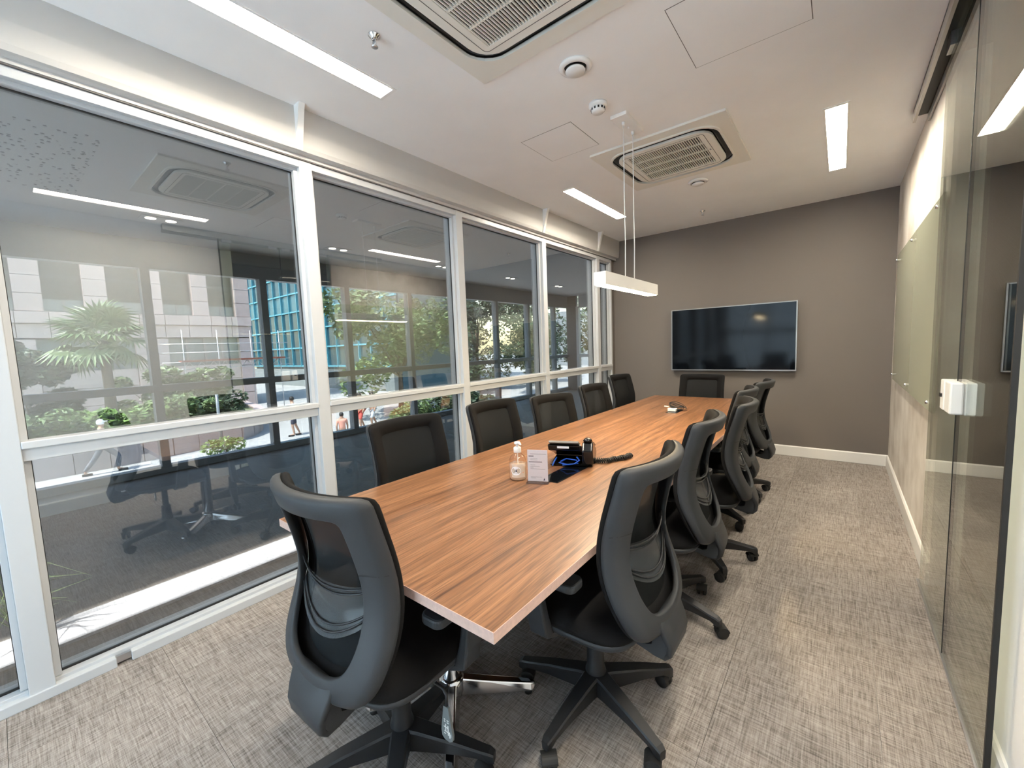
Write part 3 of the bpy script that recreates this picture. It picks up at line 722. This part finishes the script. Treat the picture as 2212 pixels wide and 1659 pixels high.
# joint line where the upper frame meets the lower frame
mb = MB()
for sx in (-1, 1):
    mb.grid(lambda u, v: bp(sx*(.1745+.0715*u), .842+.0022*v, -.0236+.012*max(0, u-.72)/.28), 8, 1)
mb.build('frame_joint', 'black_matte', proto)
RAISE = {'seat', 'seat_pan', 'back_frame', 'back_border', 'back_mesh', 'lumbar_support', 'mechanism', 'armrest', 'frame_joint', 'lever'}
ordn = ['first', 'second', 'third', 'fourth', 'fifth']
chairs = []   # x, y of column, facing angle (0 = +Y), base twist, lift, label
chairs.append((-1.176, .780, math.radians(2), .42, .012, 'black mesh chair at the near head of the table with a lever tag'))
for k, (x, y, a, tw, dz) in enumerate(((-.735, 1.390, 90, -.39, 0), (-.745, 2.14, 94, 1.05, .01), (-.70, 2.84, 97, -.92, .0), (-.80, 3.58, 91, -.63, 0), (-.765, 4.25, 88, -.68, .0))):
    chairs.append((x, y, math.radians(a), tw - math.radians(a), dz, 'black mesh chair on the door side of the table, %s from the near end' % ordn[k]))
for k, (x, y, a, tw, dz) in enumerate(((-1.69, 1.42, -90, .3, 0), (-1.70, 2.17, -90, .9, 0), (-1.72, 2.92, -102, .2, -.045), (-1.66, 3.62, -92, .5, -.018), (-1.82, 4.60, -92, 0, 0))):
    chairs.append((x, y, math.radians(a), tw, dz, 'black mesh chair on the window side of the table, %s from the near end' % ordn[k]))
chairs.append((-1.27, 4.97, math.radians(180), .5, -.03, 'black mesh chair at the far head of the table under the television'))
made = []
for i, (x, y, a, tw, dz, lab) in enumerate(chairs):
    c = proto if i == 0 else copy_tree(proto)
    made.append((c, x, y, a, tw, dz, lab))
for (c, x, y, a, tw, dz, lab) in made:
    c.location = (x, y, 0); c.rotation_euler = (0, 0, a)
    tag(c, lab, 'chair', 'office chairs around the meeting table')
    for ch in kids(c):
        nm = ch.name.split('.')[0]
        if nm in RAISE: ch.location.z += dz
        if nm == 'base_leg': ch.rotation_euler.z += tw
head = made[0][0]
lv = MB().tube([(.17, -.02, .415), (.245, -.02, .41), (.258, -.02, .395), (.260, -.022, .36)], .005, 8).build('lever', 'nylon', head)
pts = [(-.010, 0), (.010, 0), (.024, -.085), (.022, -.104), (.010, -.113), (-.010, -.113), (-.022, -.104), (-.024, -.085)]
tg = MB().prism(pts, -.004, .004, 'y').build('lever_tag', mat('tag_grey', (.16, .18, .185), .4), lv); tg.location = (.260, -.024, .362)
mb = MB()
for q in ((-.010, -.045, -.004, -.042), (.002, -.045, .010, -.042), (-.010, -.052, -.004, -.049), (.002, -.052, .010, -.049), (-.006, -.080, -.002, -.058), (-.012, -.070, .006, -.067), (-.010, -.084, .010, -.081), (.004, -.092, .008, -.060), (-.012, -.092, -.004, -.089), (.010, -.098, .014, -.078), (.016, -.092, .018, -.082)): mb.box(q[0], -.0046, q[1], q[2], -.0042, q[3])
mb.build('lever_pictogram', 'plastic_white', lv).location = (.260, -.024, .362)

# ------------------------------------------------------------------ things on the table
bo = empty('sanitizer_bottle', (-1.272, 1.617, TZ)); bo.scale = (1.25, 1.25, 1.08); tag(bo, 'clear hand sanitizer bottle with white pump, left of the paper stand', 'bottle')
body = [(.030, 0), (.0345, .003), (.036, .012), (.036, .085), (.034, .098), (.027, .112), (.017, .121), (.0135, .125), (.0135, .136)]
MB().lathe(body, 32).build('bottle_body', 'bottle', bo)
MB().lathe([(.028, .002), (.0335, .005), (.0345, .012), (.0345, .075), (.0, .0751)], 32).build('gel', 'gel', bo)
MB().lathe([(.0145, .128), (.0155, .130), (.0155, .150), (.013, .154), (.006, .155), (.005, .170)], 24).build('collar', 'plastic_white', bo)
mb = MB(); mb.lathe([(.0, .168), (.012, .168), (.013, .172), (.011, .178), (0, .180)], 20); mb.tube([(0, 0, .175), (.022, -.012, .176), (.030, -.016, .170)], [.006, .005, .004], 10)
mb.build('pump_head', 'plastic_white', bo)
MB().tube([(0, 0, .135), (0, 0, .02)], .002, 6).build('dip_tube', 'plastic_white', bo)
def wrap(mb, a0, a1, z0, z1, r_):
    mb.grid(lambda u, v: (r_*math.cos(a0+(a1-a0)*u), r_*math.sin(a0+(a1-a0)*u), z0+(z1-z0)*v), 12, 1)
ang = math.atan2(-1.617, 1.262)
mb = MB(); wrap(mb, ang-.75, ang+.85, .018, .082, .0363); mb.build('label_film', translucent('label_film', (.80, .72, .62), .35), bo)
mb = MB()   # round white badge
ctr = (ang-.25, .050)
v = [(.0367*math.cos(ctr[0]), .0367*math.sin(ctr[0]), ctr[1])]
for k in range(24):
    t = 2*PI*k/24; aa = ctr[0]+.021*math.cos(t)/.0367; v.append((.0367*math.cos(aa), .0367*math.sin(aa), ctr[1]+.021*math.sin(t)))
mb.add(v, [(0, 1+k, 1+(k+1) % 24) for k in range(24)]).build('badge', 'paper', bo)
def onc(s, z, r_=.0371): a = ctr[0]+s/.0367; return (r_*math.cos(a), r_*math.sin(a), ctr[1]+z)
mb = MB(); mb.add([onc(-.001, -.004), onc(.006, -.004), onc(.001, .012)], [(0, 1, 2)]); mb.add([onc(-.006, -.004), onc(-.002, -.004), onc(-.0015, .007)], [(0, 1, 2)])
for q in range(6): mb.add([onc(-.010+.0035*q, -.0095), onc(-.0075+.0035*q, -.0095), onc(-.0075+.0035*q, -.0078), onc(-.010+.0035*q, -.0078)], [(0, 1, 2, 3)])
mb.build('emblem', 'navy', bo)
mb = MB(); mb.add([onc(.018, -.016, .0367), onc(.032, -.010, .0367), onc(.032, -.007, .0367), onc(.018, -.012, .0367)], [(0, 1, 2, 3)]); mb.build('label_stripe', 'orange', bo)
mb = MB()
for (z, a0, a1) in ((-.024, -.014, .016), (-.028, -.010, .012), (.024, -.006, .026)): mb.add([onc(a0, z, .0367), onc(a1, z, .0367), onc(a1, z+.0014, .0367), onc(a0, z+.0014, .0367)], [(0, 1, 2, 3)])
mb.build('small_print', 'ink', bo)

sg = empty('paper_stand', (-1.155, 1.625, TZ), math.radians(24)); sg.scale = (1.05, 1, 1.12); tag(sg, 'clear acrylic stand holding a printed white sheet beside the bottle', 'sign')
B(-.054, -.030, 0, .054, .030, .003).build('stand_foot', 'acrylic', sg)
B(-.050, -.003, .003, .050, -.0015, .152).build('front_sheet', 'acrylic', sg)
B(-.050, .0015, .003, .050, .003, .152).build('rear_sheet', 'acrylic', sg)
B(-.048, -.0008, .005, .048, .0008, .146).build('paper', 'paper', sg)
mb = MB()
def ln(x0, x1, z, h): mb.box(x0, -.0012, z, x1, -.0008, z+h)
ln(-.035, .042, .127, .0016); ln(-.042, -.018, .115, .0055); ln(-.042, .022, .090, .0040)
for z in (.107, .101): ln(-.034, .000, z, .0012)
for z, x1 in ((.078, -.012), (.071, .01), (.066, -.02), (.060, .035), (.024, .02), (.019, -.01)): ln(-.034, x1, z, .0011)
mb.build('printing', 'ink', sg)
mb = MB(); mb.add([(.026, -.0013, .010), (.034, -.0013, .010), (.031, -.0013, .022)], [(0, 1, 2)]); mb.build('emblem', 'navy', sg)

ph = empty('desk_phone', (-1.175, 2.02, TZ+.003), math.radians(-158)); ph.scale = (1.08, 1.0, .82); tag(ph, 'black desk telephone seen from behind with blue network cable', 'telephone')
# local: user side is -y; back towards the camera
mb = MB(); mb.prism([(-.10, .050), (-.10, .070), (.085, .150), (.10, .142), (.085, .105), (-.02, .060)], -.045, .125, 'x'); mb.build('body', 'black_gloss', ph, bevel=.006)
mb = MB(); mb.prism([(-.11, .016), (-.10, .016), (.06, .118), (.05, .126)], -.04, .12, 'x'); mb.prism([(-.11, 0), (.085, 0), (.095, .010), (-.11, .014)], -.10, .115, 'x'); mb.build('stand', 'black_gloss', ph, bevel=.003)
mb = MB(); mb.prism([(-.10, .010), (.09, .010), (.11, .11), (.075, .165), (.03, .15), (-.11, .075), (-.125, .04)], -.105, -.050, 'x'); mb.build('cradle', 'black_gloss', ph, bevel=.010, seg=3)
mb = MB(); lst = []
for (y_, z_, h_) in ((-.125, .088, .014), (-.10, .102, .020), (-.05, .120, .013), (.02, .150, .013), (.06, .172, .020), (.085, .176, .014)):
    lst.append([(-.078+c*.022, y_, z_+s_*h_) for (c, s_) in [(math.cos(2*PI*k/10), math.sin(2*PI*k/10)) for k in range(10)]])
rings(mb, lst).build('handset', 'black_gloss', ph)
mb = MB(); mb.prism([(.030, .142), (.044, .132), (.108, .164), (.104, .178)], -.035, .118, 'x'); mb.build('display', mat('phone_grey', (.30, .28, .25), .35), ph, bevel=.003)
mb = MB(); mb.add([(.02, .0985, .128), (.075, .0985, .128), (.075, .0965, .138), (.02, .0965, .138)], [(0, 1, 2, 3)])
mb = B(.015, .0955, .124, .075, .0985, .138); mb.build('sticker', 'paper', ph)
cb = MB(); cb.tube([(.05, .055, .012), (.06, .075, .030), (.03, .085, .050), (-.02, .080, .040), (-.03, .085, .020), (.02, .095, .012), (.07, .088, .022), (.04, .08, .040)], .004, 8)
cb.tube([(-.02, .07, .06), (-.035, .08, .04), (-.01, .09, .018), (.05, .10, .010)], .004, 8); cb.tube([(.085, .06, .05), (.095, .085, .025), (.10, .11, .006)], .0035, 8)
cb.build('network_cable', 'blue_cable', ph)
cd = tag(MB().mesh('x', None) and empty('handset_cord', (-1.06, 2.10, TZ+.003)), 'coiled black handset cord lying twisted beside the telephone', 'cord')
def coil(pts, r_, turns, th, name):
    P = crom([(p[0], p[1]) for p in pts], 200); out = []
    for i, p in enumerate(P):
        t = i/len(P); a = 2*PI*turns*t; j = min(i+1, len(P)-1); d = Vector((P[j][0]-P[max(i-1, 0)][0], P[j][1]-P[max(i-1, 0)][1], 0)).normalized(); n_ = Vector((-d.y, d.x, 0))
        out.append(Vector((p[0], p[1], r_+.002)) + n_*r_*math.cos(a) + Vector((0, 0, 1))*r_*math.sin(a))
    MB().tube(out, th, 5).build(name, 'black_matte', cd)
coil([(-.03, -.02), (.03, .01), (.075, .055), (.085, .11), (.12, .16), (.10, .185)], .0095, 24, .0032, 'cord_strand')
coil([(-.01, -.035), (.055, .0), (.06, .065), (.105, .10), (.10, .17)], .0095, 24, .0032, 'cord_strand')

ad = empty('cable_adapter', (-1.235, 4.0, TZ)); tag(ad, 'white adapter and coiled black cables on the far end of the table', 'adapter')
B(-.04, -.045, .003, .035, .01, .030).build('adapter_block', 'plastic_white', ad, bevel=.004)
for q in range(5):
    MB().tube([(.075*math.cos(t)*(.8+.06*q)+.02, .05*math.sin(t)+.035+.01*q, .025+.012*q*abs(math.sin(t/2))+.008*math.sin(2*t+q)) for t in [2*PI*k/20 for k in range(19)]], .0035, 6).build('cable_loop', 'black_matte', ad)
MB().tube([(-.05, .03, .035), (-.075, .02, .04), (-.088, .01, .042)], .006, 8).build('plug', 'plastic_white', ad)
# ================================================================== outdoors
GZ = -2.1
st = struct(B(-140, -60, GZ-.3, -6.95, 160, GZ).build('street', 'street'))
B(-24.5, -60, GZ-.01, -19.0, 5.0, GZ+.006).build('roadway', 'asphalt', st)
struct(B(-7.3, -60, -40, -6.9, 60, -.004).build('plinth_outer', 'concrete') if False else B(-7.0, -3.2, GZ-.2, -6.75, 11.6, -.01).build('wall_plinth', 'concrete'))

# --- pink stone office building across the street
X0 = -34.0
bd = empty('stone_building', (X0, 4, GZ)); tag(bd, 'pink stone office building with tall windows between pilasters across the street', 'building')
def bl(y0, z0, y1, z1, d0, d1): return (X0+d0-X0, y0-4, z0-GZ, X0+d1-X0, y1-4, z1-GZ)
B(*bl(-30, GZ, 12.05, 16, -8, -.35)).build('core', 'pink_dark', bd)
stone = B(-.2, -.5, -.5, .2, .5, .5).mesh('stone_panel', 'pink_stone')
def panel(y0, z0, y1, z1, front):
    o = inst('stone_panel', stone, bd, (front-.2, (y0+y1)/2-4, (z0+z1)/2-GZ)); o.scale = (1, (y1-y0)-.03, (z1-z0)-.03)
wins = [(y0, y0+1.55) for y0 in (-10.6, -8.1, -5.6, -3.1, -.55, 2.05, 4.6, 7.1, 9.55)]
edges = [w_[1] for w_ in wins]
for i, (a, b) in enumerate(wins):
    nxt = wins[i+1][0] if i+1 < len(wins) else 12.05
    for z in range(9):                                            # pilaster beside each window, course by course
        panel(b, 4.3+.95*z, nxt, 5.25+.95*z, .25)
    for lv_ in (0,):
        o = B(*bl(a, 4.35, b, 12.9, -.34, -.28)).build('window', 'bld_pane', bd)
        B(*bl(a, 4.35, b, 5.0, -.27, -.20)).build('pane', 'bld_pane_grey', o)
        B(*bl((a+b)/2-.04, 4.35, (a+b)/2+.04, 5.0, -.2, -.15)).build('window_bar', 'pink_dark', o)
for j in range(19):                                               # two courses below the windows
    y0 = -11.4 + j*1.235
    panel(y0, 3.65, y0+1.235, 4.3, .30); panel(y0, 2.85, y0+1.235, 3.65, .15)
for (a, b) in ((-9, -5.2), (-3.8, .2), (1.6, 5.6), (7.2, 11.2)):
    o = B(*bl(a, 1.0, b, 2.8, -.30, -.22)).build('window', 'bld_pane_grey', bd)
    for q in range(1, 4): B(*bl(a+(b-a)*q/4-.05, 1.0, a+(b-a)*q/4+.05, 2.8, -.22, -.12)).build('window_bar', 'pink_dark', o)
for (a, b) in ((-5.2, -3.8), (.2, 1.6), (5.6, 7.2), (11.2, 12.05)):
    for z in range(5): panel(a, GZ+.98*z, b, GZ+.98*(z+1), .15)
for (a, b) in ((-9, -5.2), (-3.8, .2), (1.6, 5.6), (7.2, 11.2)):
    for z in range(3): panel(a, GZ+1.03*z, b, GZ+1.03*(z+1), .05)

# --- teal curtain wall building further along
YT = 22.0
tl_ = empty('glass_tower', (-48, YT, GZ)); tag(tl_, 'dark glass tower with bright teal window frames beyond the stone building', 'building')
B(-14, .3, 0, 18, 10, 22).build('core', 'teal_glass', tl_)
pane_me = B(-.92, -.05, -.95, .92, .05, .95).mesh('pane', 'teal_glass'); pan2 = B(-.92, -.05, -.95, .92, .05, .95).mesh('spandrel', 'teal_panel')
vm = B(-.045, -.14, 0, .045, .12, 20).mesh('mullion', 'teal_frame')
for i in range(16):
    x = -13 + 2.0*i
    inst('mullion', vm, tl_, (x-1.0, 0, 2.2))
    for j in range(8):
        inst('spandrel' if j == 3 else 'pane', pan2 if j == 3 else pane_me, tl_, (x, .1, 3.2+2.05*j))
for j in range(9): B(-14, -.1, 2.15+2.05*j, 18, .15, 2.30+2.05*j).build('transom', 'teal_frame', tl_)
B(-14, -.6, 0, 18, .2, 1.9).build('ground_floor', 'bld_pane_grey', tl_)
# grey block behind the trees
gb = empty('grey_block', (-30, 60, GZ)); tag(gb, 'plain grey building block far behind the dark trees', 'building')
B(-12, 0, 0, 16, 10, 9).build('wall', mat('block_grey', (.26, .28, .30), .9), gb)
for i in range(6):
    for j in range(2): B(-10+4*i, -.1, 2.0+3.4*j, -7.6+4*i, .05, 4.0+3.4*j).build('window', 'bld_pane_grey', gb)

# --- curved low stone wall with planting
wl = empty('planter_wall', (-20, 5, GZ)); tag(wl, 'low curved granite planter wall along the pavement', 'wall')
arc = crom([(-19.1, -8), (-19.1, -2), (-19.2, 2.8), (-19.5, 4.6), (-20.1, 6.4), (-21.6, 7.6), (-23.6, 8.3), (-27, 8.8)], 26)
for i in range(26):
    (xa, ya), (xb, yb) = arc[i], arc[i+1]; d = Vector((xb-xa, yb-ya)); L = d.length; a = math.atan2(d.y, d.x)
    o = B(0.008, -.15, 0, L-.008, .15, .92).build('stone_block', 'stone_wall', wl); o.location = (xa+20, ya-5, 0); o.rotation_euler = (0, 0, a)
    c = B(0, -.19, .92, L, .19, .99).build('coping', 'pink_stone', wl); c.location = (xa+20, ya-5, 0); c.rotation_euler = (0, 0, a)
pb = [(p[0]-.1, p[1]) for p in arc] + [(-33, 8.8), (-33, -8)]
struct(MB().prism(pb, GZ, GZ+.80).build('ground_bed', mat('soil', (.09, .12, .05), .9, noise=.3, nscale=1)))

# --- plants
def leafcloud(blobs, n_per, size, name, m, parent, flat=.5):
    mb = MB(); rnd = random.Random(len(blobs)*31+n_per)
    for (cx_, cy_, cz_, r_) in blobs:
        for _ in range(n_per):
            while True:
                p = Vector((rnd.uniform(-1, 1), rnd.uniform(-1, 1), rnd.uniform(-1, 1)))
                if .25 < p.length < 1: break
            p = p.normalized()*(p.length**.45)
            c = Vector((cx_, cy_, cz_)) + Vector((p.x*r_, p.y*r_, p.z*r_*.85))
            a = Vector((rnd.gauss(0, 1), rnd.gauss(0, 1), rnd.gauss(0, flat))).normalized(); b = a.cross(Vector((rnd.gauss(0, .5), rnd.gauss(0, .5), 1))).normalized()
            s_ = size*rnd.uniform(.6, 1.3); mb.add([c-a*s_, c+b*s_*.45, c+a*s_, c-b*s_*.45], [(0, 1, 2, 3)])
    o = mb.build(name, m, parent); o['kind'] = 'stuff'; return o
def tree(name, loc, h, blobs, n_per, size, m, lab, cat='tree', trunk=.16, group=None):
    t = empty(name, loc); tag(t, lab, cat, group)
    mb = MB(); mb.tube([(0, 0, -.05), (.05, .05, h*.4), (-.05, .1, h)], [trunk, trunk*.8, trunk*.45], 8)
    for b in blobs[:9]: mb.tube([(0, .04, h*.55), (b[0]*.5, b[1]*.5, h*.45+b[2]*.5), (b[0], b[1], b[2])], [trunk*.4, trunk*.25, .02], 6)
    mb.build('trunk', 'bark', t); leafcloud(blobs, n_per, size, 'foliage', m, t); return t
rn = random.Random(3)
def blobs(n, rx, ry, z0, z1, r_): return [(rn.uniform(-rx, rx), rn.uniform(-ry, ry), rn.uniform(z0, z1), r_*rn.uniform(.7, 1.2)) for _ in range(n)]
tree('leafy_tree', (-20, 14.6, GZ), 3.8, blobs(26, 1.7, 3.0, 2.0, 6.7, 1.15), 330, .17, 'leaf', 'broad green leafy tree standing in front of the teal tower')
tree('dark_conifer', (-16.5, 22.6, GZ), 5, blobs(20, 2.2, 2.6, 1.6, 8.5, 1.15), 330, .15, 'leaf_dark', 'dark evergreen tree behind the second mullion, right of the leafy tree')
tree('dark_conifer', (-14.0, 30.2, GZ), 5, blobs(18, 2.4, 3.0, 2.0, 8.5, 1.15), 300, .17, 'leaf_dark', 'dark evergreen tree furthest along the street by the far windows')
tree('dark_conifer', (-23.2, 24.6, GZ), 5, blobs(22, 1.9, 2.0, 1.0, 8.5, 1.1), 300, .17, 'leaf_dark', 'dark evergreen tree in the gap between the leafy tree and the nearest evergreen')
tree('dark_conifer', (-23, 32, GZ), 6, blobs(18, 2.5, 3.0, 1.0, 9.0, 1.3), 280, .2, 'leaf_dark', 'dark evergreen tree set back behind the other evergreens')
def shrub(loc, rx, ry, h, n, m, lab, size=.12, np_=220):
    t = empty('shrub', loc); tag(t, lab, 'shrub', 'shrubs in the planted bed')
    bl_ = [(rn.uniform(-rx, rx), rn.uniform(-ry, ry), rn.uniform(.25, h), rn.uniform(.35, .6)) for _ in range(n)]
    mb = MB()
    for b in bl_[:8]: mb.tube([(b[0]*.3, b[1]*.3, -.05), (b[0], b[1], b[2])], [.03, .012], 5)
    mb.build('stem', 'bark', t); leafcloud(bl_, np_, size, 'foliage', m, t)
bz = GZ+.8
shrub((-25.5, .9, bz), 1.2, 1.5, 3.9, 24, 'leaf_dark', 'tall dark bushes on the left of the fan palm', .16, 240)
shrub((-21.0, .2, bz), .7, 1.4, .9, 12, 'leaf', 'round green bush on the left end of the bed')
shrub((-21.3, 2.6, bz), .8, 1.3, .8, 14, 'leaf_light', 'pale green low bush below the fan palm')
shrub((-22.0, 4.8, bz), .8, 1.2, 1.0, 14, 'leaf', 'green bush right of the fan palm trunk')
shrub((-22.6, 6.4, bz), .7, .9, .9, 12, 'leaf_dark', 'dark leafy bush at the curved end of the bed')
shrub((-26.0, 5.6, bz), 1.0, 2.2, 2.0, 20, 'leaf', 'bush mass before the stone building below its low windows', .15, 220)
shrub((-15.2, 11.8, GZ), .7, 1.0, 1.1, 14, 'leaf', 'spiky green street planting beside the two women')
shrub((-14.2, 14.2, GZ), .7, 1.3, 1.3, 14, 'leaf_dark', 'dark street planting right of the two women')
# fan palm: every fan a part
pm = empty('fan_palm', (-24, 2.95, bz)); tag(pm, 'fan palm with drooping pleated fans in the planted bed', 'palm tree')
MB().tube([(0, 0, -.1), (.05, .02, 1.8), (0, 0, 3.65)], [.22, .17, .16], 10).build('trunk', 'bark', pm)
def fan(nb=15, L=.95):
    mb = MB(); mb.tube([(0, 0, 0), (.5, 0, .10), (.95, 0, .06)], [.022, .016, .012], 5)
    for k in range(nb):
        a = math.radians(-105+210*k/(nb-1)); c, s_ = math.cos(a), math.sin(a); l = L*(.72+.28*math.cos(a*.8))
        p0 = Vector((.93, 0, .06)); d = Vector((c, s_, 0)); n_ = Vector((-s_, c, 0))
        v = [p0, p0+d*l*.55+n_*.065+Vector((0, 0, .03)), p0+d*l*.55-n_*.065+Vector((0, 0, .03)), p0+d*l*.55+Vector((0, 0, -.01)), p0+d*l+Vector((0, 0, -.30*l))]
        mb.add(v, [(0, 3, 1), (0, 2, 3), (1, 3, 4), (3, 2, 4)])
    return mb.mesh('fan_leaf', 'palm_leaf')
fm = fan()
for k in range(34):
    el = 1.35 - 2.25*(k+.5)/34 + rn.uniform(-.1, .1); az = 2.399*k
    o = inst('fan_leaf', fm, pm, (0, 0, 3.65+rn.uniform(-.45, .15)), (rn.uniform(-.3, .3), -el, az)); s_ = rn.uniform(.85, 1.12); o.scale = (s_, s_, s_)
# grass-like plant tufts growing in the winter garden strip
for (y, lab, sc) in ((-.02, 'feathery plant at the left end of the white pebble strip', .8), (.02, 'x', 0)):
    if sc == 0: continue
    t = empty('feather_plant', (-3.35, y, .01)); tag(t, lab, 'plant')
    mb = MB()
    for k in range(60):
        a = rn.uniform(0, 2*PI); r_ = rn.uniform(.12, .38)*sc; h = rn.uniform(.25, .65)*sc
        p = [Vector((0, 0, 0)), Vector((r_*.4*math.cos(a), r_*.4*math.sin(a), h*.75)), Vector((r_*math.cos(a), r_*math.sin(a), h*rn.uniform(.4, 1)))]
        mb.tube(p, [.004, .003, .001], 3, cap=False)
    o = mb.build('blades', 'leaf', t); o['kind'] = 'stuff'

# --- street furniture
sb = empty('speed_bump', (-21.2, 1.4, GZ+.006)); tag(sb, 'black and yellow striped speed bump across the road', 'speed bump')
for k in range(6):
    o = MB().prism([(-.18, 0), (.18, 0), (.12, .05), (-.12, .05)], -.25, .25, 'y').build('bump_segment', 'yellow' if k % 2 else 'black_matte', sb)
    o.location = (.9-.36*k*1.0, -1.25+.44*k, 0); o.rotation_euler = (0, 0, math.radians(39))
sc_ = empty('scaffold', (-29.5, 9.5, GZ)); tag(sc_, 'steel scaffold platform with lattice girder in front of the stone building', 'scaffold')
for y in (-2.6, -.9, .9, 2.6): MB().tube([(0, y, 0), (0, y, 5.2)], .024, 6).build('pole', 'scaffold', sc_)
for z in (2.95, 3.35, 3.9, 4.4): MB().tube([(0, -3.6, z), (0, 3.2, z)], .022, 6).build('rail', 'scaffold', sc_)
B(-.3, -2.8, 3.36, .3, 2.8, 3.46).build('deck', 'rust', sc_)
mb = MB()
for k in range(9): y = -2.7+.6*k; mb.tube([(0, y, 2.95), (0, y+.3, 3.35)], .02, 5); mb.tube([(0, y+.3, 3.35), (0, y+.6, 2.95)], .02, 5)
mb.build('lattice', 'scaffold', sc_)
lp = empty('lamp_post', (-18.0, 5.05, GZ)); tag(lp, 'thin grey post standing on the pavement before the planter wall', 'post')
MB().tube([(0, 0, 0), (0, 0, 2.2)], .05, 8).build('pole', 'frame_slate', lp)
MB().lathe([(.12, 0), (.12, .03), (.05, .05)], 12).build('base', 'frame_slate', lp)
tree('street_bush', (-17.2, 4.9, GZ), .4, [(0, 0, .45, .35), (.1, .35, .4, .3), (-.1, -.35, .4, .32)], 240, .07, 'leaf_light', 'small clipped bush in the pavement at the foot of the post', 'shrub', .04)

# --- pedestrians
def person(loc, rz, lab, top, bottom, step=.22, long_hair=False, hat=None, short=True, bag=None, sc=1.0):
    r = empty('person', loc, rz); r.scale = (sc, sc, sc); tag(r, lab, 'person')
    def skinobj(name, V, E, R, m):
        me = bpy.data.meshes.new(name); me.from_pydata(V, E, []); o = bpy.data.objects.new(name, me); C.objects.link(o); o.parent = r
        md = o.modifiers.new('skin', 'SKIN'); sub = o.modifiers.new('sub', 'SUBSURF'); sub.levels = sub.render_levels = 1; md.use_smooth_shade = True
        for i, sv in enumerate(me.skin_vertices[0].data): sv.radius = R[i]; sv.use_root = (i == 0)
        me.materials.append(M[m]); return o
    s = step
    V = [(0, 0, .95), (0, 0, 1.12), (0, 0, 1.38), (0, .01, 1.50), (0, .03, 1.58), (0, .03, 1.68),
         (-.09, 0, .90), (-.10, s, .50), (-.10, s-.06, .08), (-.10, s+.12, .04),
         (.09, 0, .90), (.10, -s*.6, .50), (.10, -s-.12, .10), (.10, -s-.02, .03),
         (-.17, 0, 1.40), (-.23, -.08, 1.14), (-.23, .05, .92), (-.23, .09, .82),
         (.17, 0, 1.40), (.23, .06, 1.14), (.22, .20, .95), (.22, .25, .87)]
    E_ = [(0, 1), (1, 2), (2, 3), (3, 4), (4, 5), (0, 6), (6, 7), (7, 8), (8, 9), (0, 10), (10, 11), (11, 12), (12, 13), (2, 14), (14, 15), (15, 16), (16, 17), (2, 18), (18, 19), (19, 20), (20, 21)]
    R = [(.15, .11), (.13, .10), (.16, .10), (.055, .055), (.085, .09), (.07, .08), (.085, .085), (.06, .06), (.04, .04), (.045, .035), (.085, .085), (.06, .06), (.04, .04), (.045, .035),
         (.06, .06), (.045, .045), (.035, .035), (.03, .03), (.06, .06), (.045, .045), (.035, .035), (.03, .03)]
    skinobj('body', V, E_, R, 'skin')
    Vt = [(0, 0, .93), (0, 0, 1.12), (0, 0, 1.40), (-.17, 0, 1.40), (-.21, -.05, 1.24), (.17, 0, 1.40), (.21, .04, 1.24)]
    skinobj('shirt', Vt, [(0, 1), (1, 2), (2, 3), (3, 4), (2, 5), (5, 6)], [(.17, .125), (.15, .12), (.17, .11), (.075, .075), (.06, .06), (.075, .075), (.06, .06)], top)
    kz = .52 if short else .12
    f1 = (.95-kz)/.9
    L_ = [(0, 0, .98), (-.09, 0, .88), (-.10, s, .50), (.09, 0, .88), (.10, -s*.6, .50)]; E2 = [(0, 1), (1, 2), (0, 3), (3, 4)]; R2 = [(.16, .12), (.10, .10), (.08, .08), (.10, .10), (.08, .08)]
    if not short:
        L_ += [(-.10, s-.06, .12), (.10, -s-.12, .14)]; E2 += [(2, 5), (4, 6)]; R2 += [(.06, .06), (.06, .06)]
    skinobj('trousers', L_, E2, R2, bottom)
    mb = MB(); mb.lathe([(.0, .13), (.06, .115), (.09, .07), (.10, .02), (.085, -.04)], 14, (0, .015, 1.62))
    if long_hair: mb.lathe([(.07, .02), (.085, -.1), (.07, -.28), (.0, -.32)], 12, (0, -.04, 1.60))
    mb.build('hair', hat or 'hair', r)
    if hat: MB().prism([(-.08, .06), (.08, .06), (.05, .19), (-.05, .19)], 1.665, 1.68).build('cap_peak', hat, r)
    for q in (-.10, .10):
        yy = s+.06 if q < 0 else -s-.06
        MB().prism(rrect(q-.045, yy-.12, q+.045, yy+.12, .03), 0, .07).build('shoe', 'black_matte', r)
person((-18.34, 1.95, GZ), math.radians(-20), 'walking person in grey clothes and white cap in front of the speed bump', 'cloth_grey', 'cloth_grey', .34, hat='cloth_white', short=False)
person((-18.7, 8.0, GZ), math.radians(160), 'standing person in white shirt and dark shorts near the end of the planter wall', 'cloth_white', 'cloth_dark', .08)
person((-17.0, 10.2, GZ), math.radians(190), 'woman with long dark hair, white top and red shorts', 'cloth_white', 'cloth_red', .15, long_hair=True)
person((-16.9, 10.75, GZ), math.radians(185), 'woman in white clothes walking beside the woman in red shorts', 'cloth_white', 'cloth_white', .18, long_hair=True)
person((-14.2, 7.75, GZ), math.radians(60), 'person in a dark hat and salmon top, closest to the glass wall', 'cloth_pink', 'cloth_grey', .10, hat='hair', sc=.8)
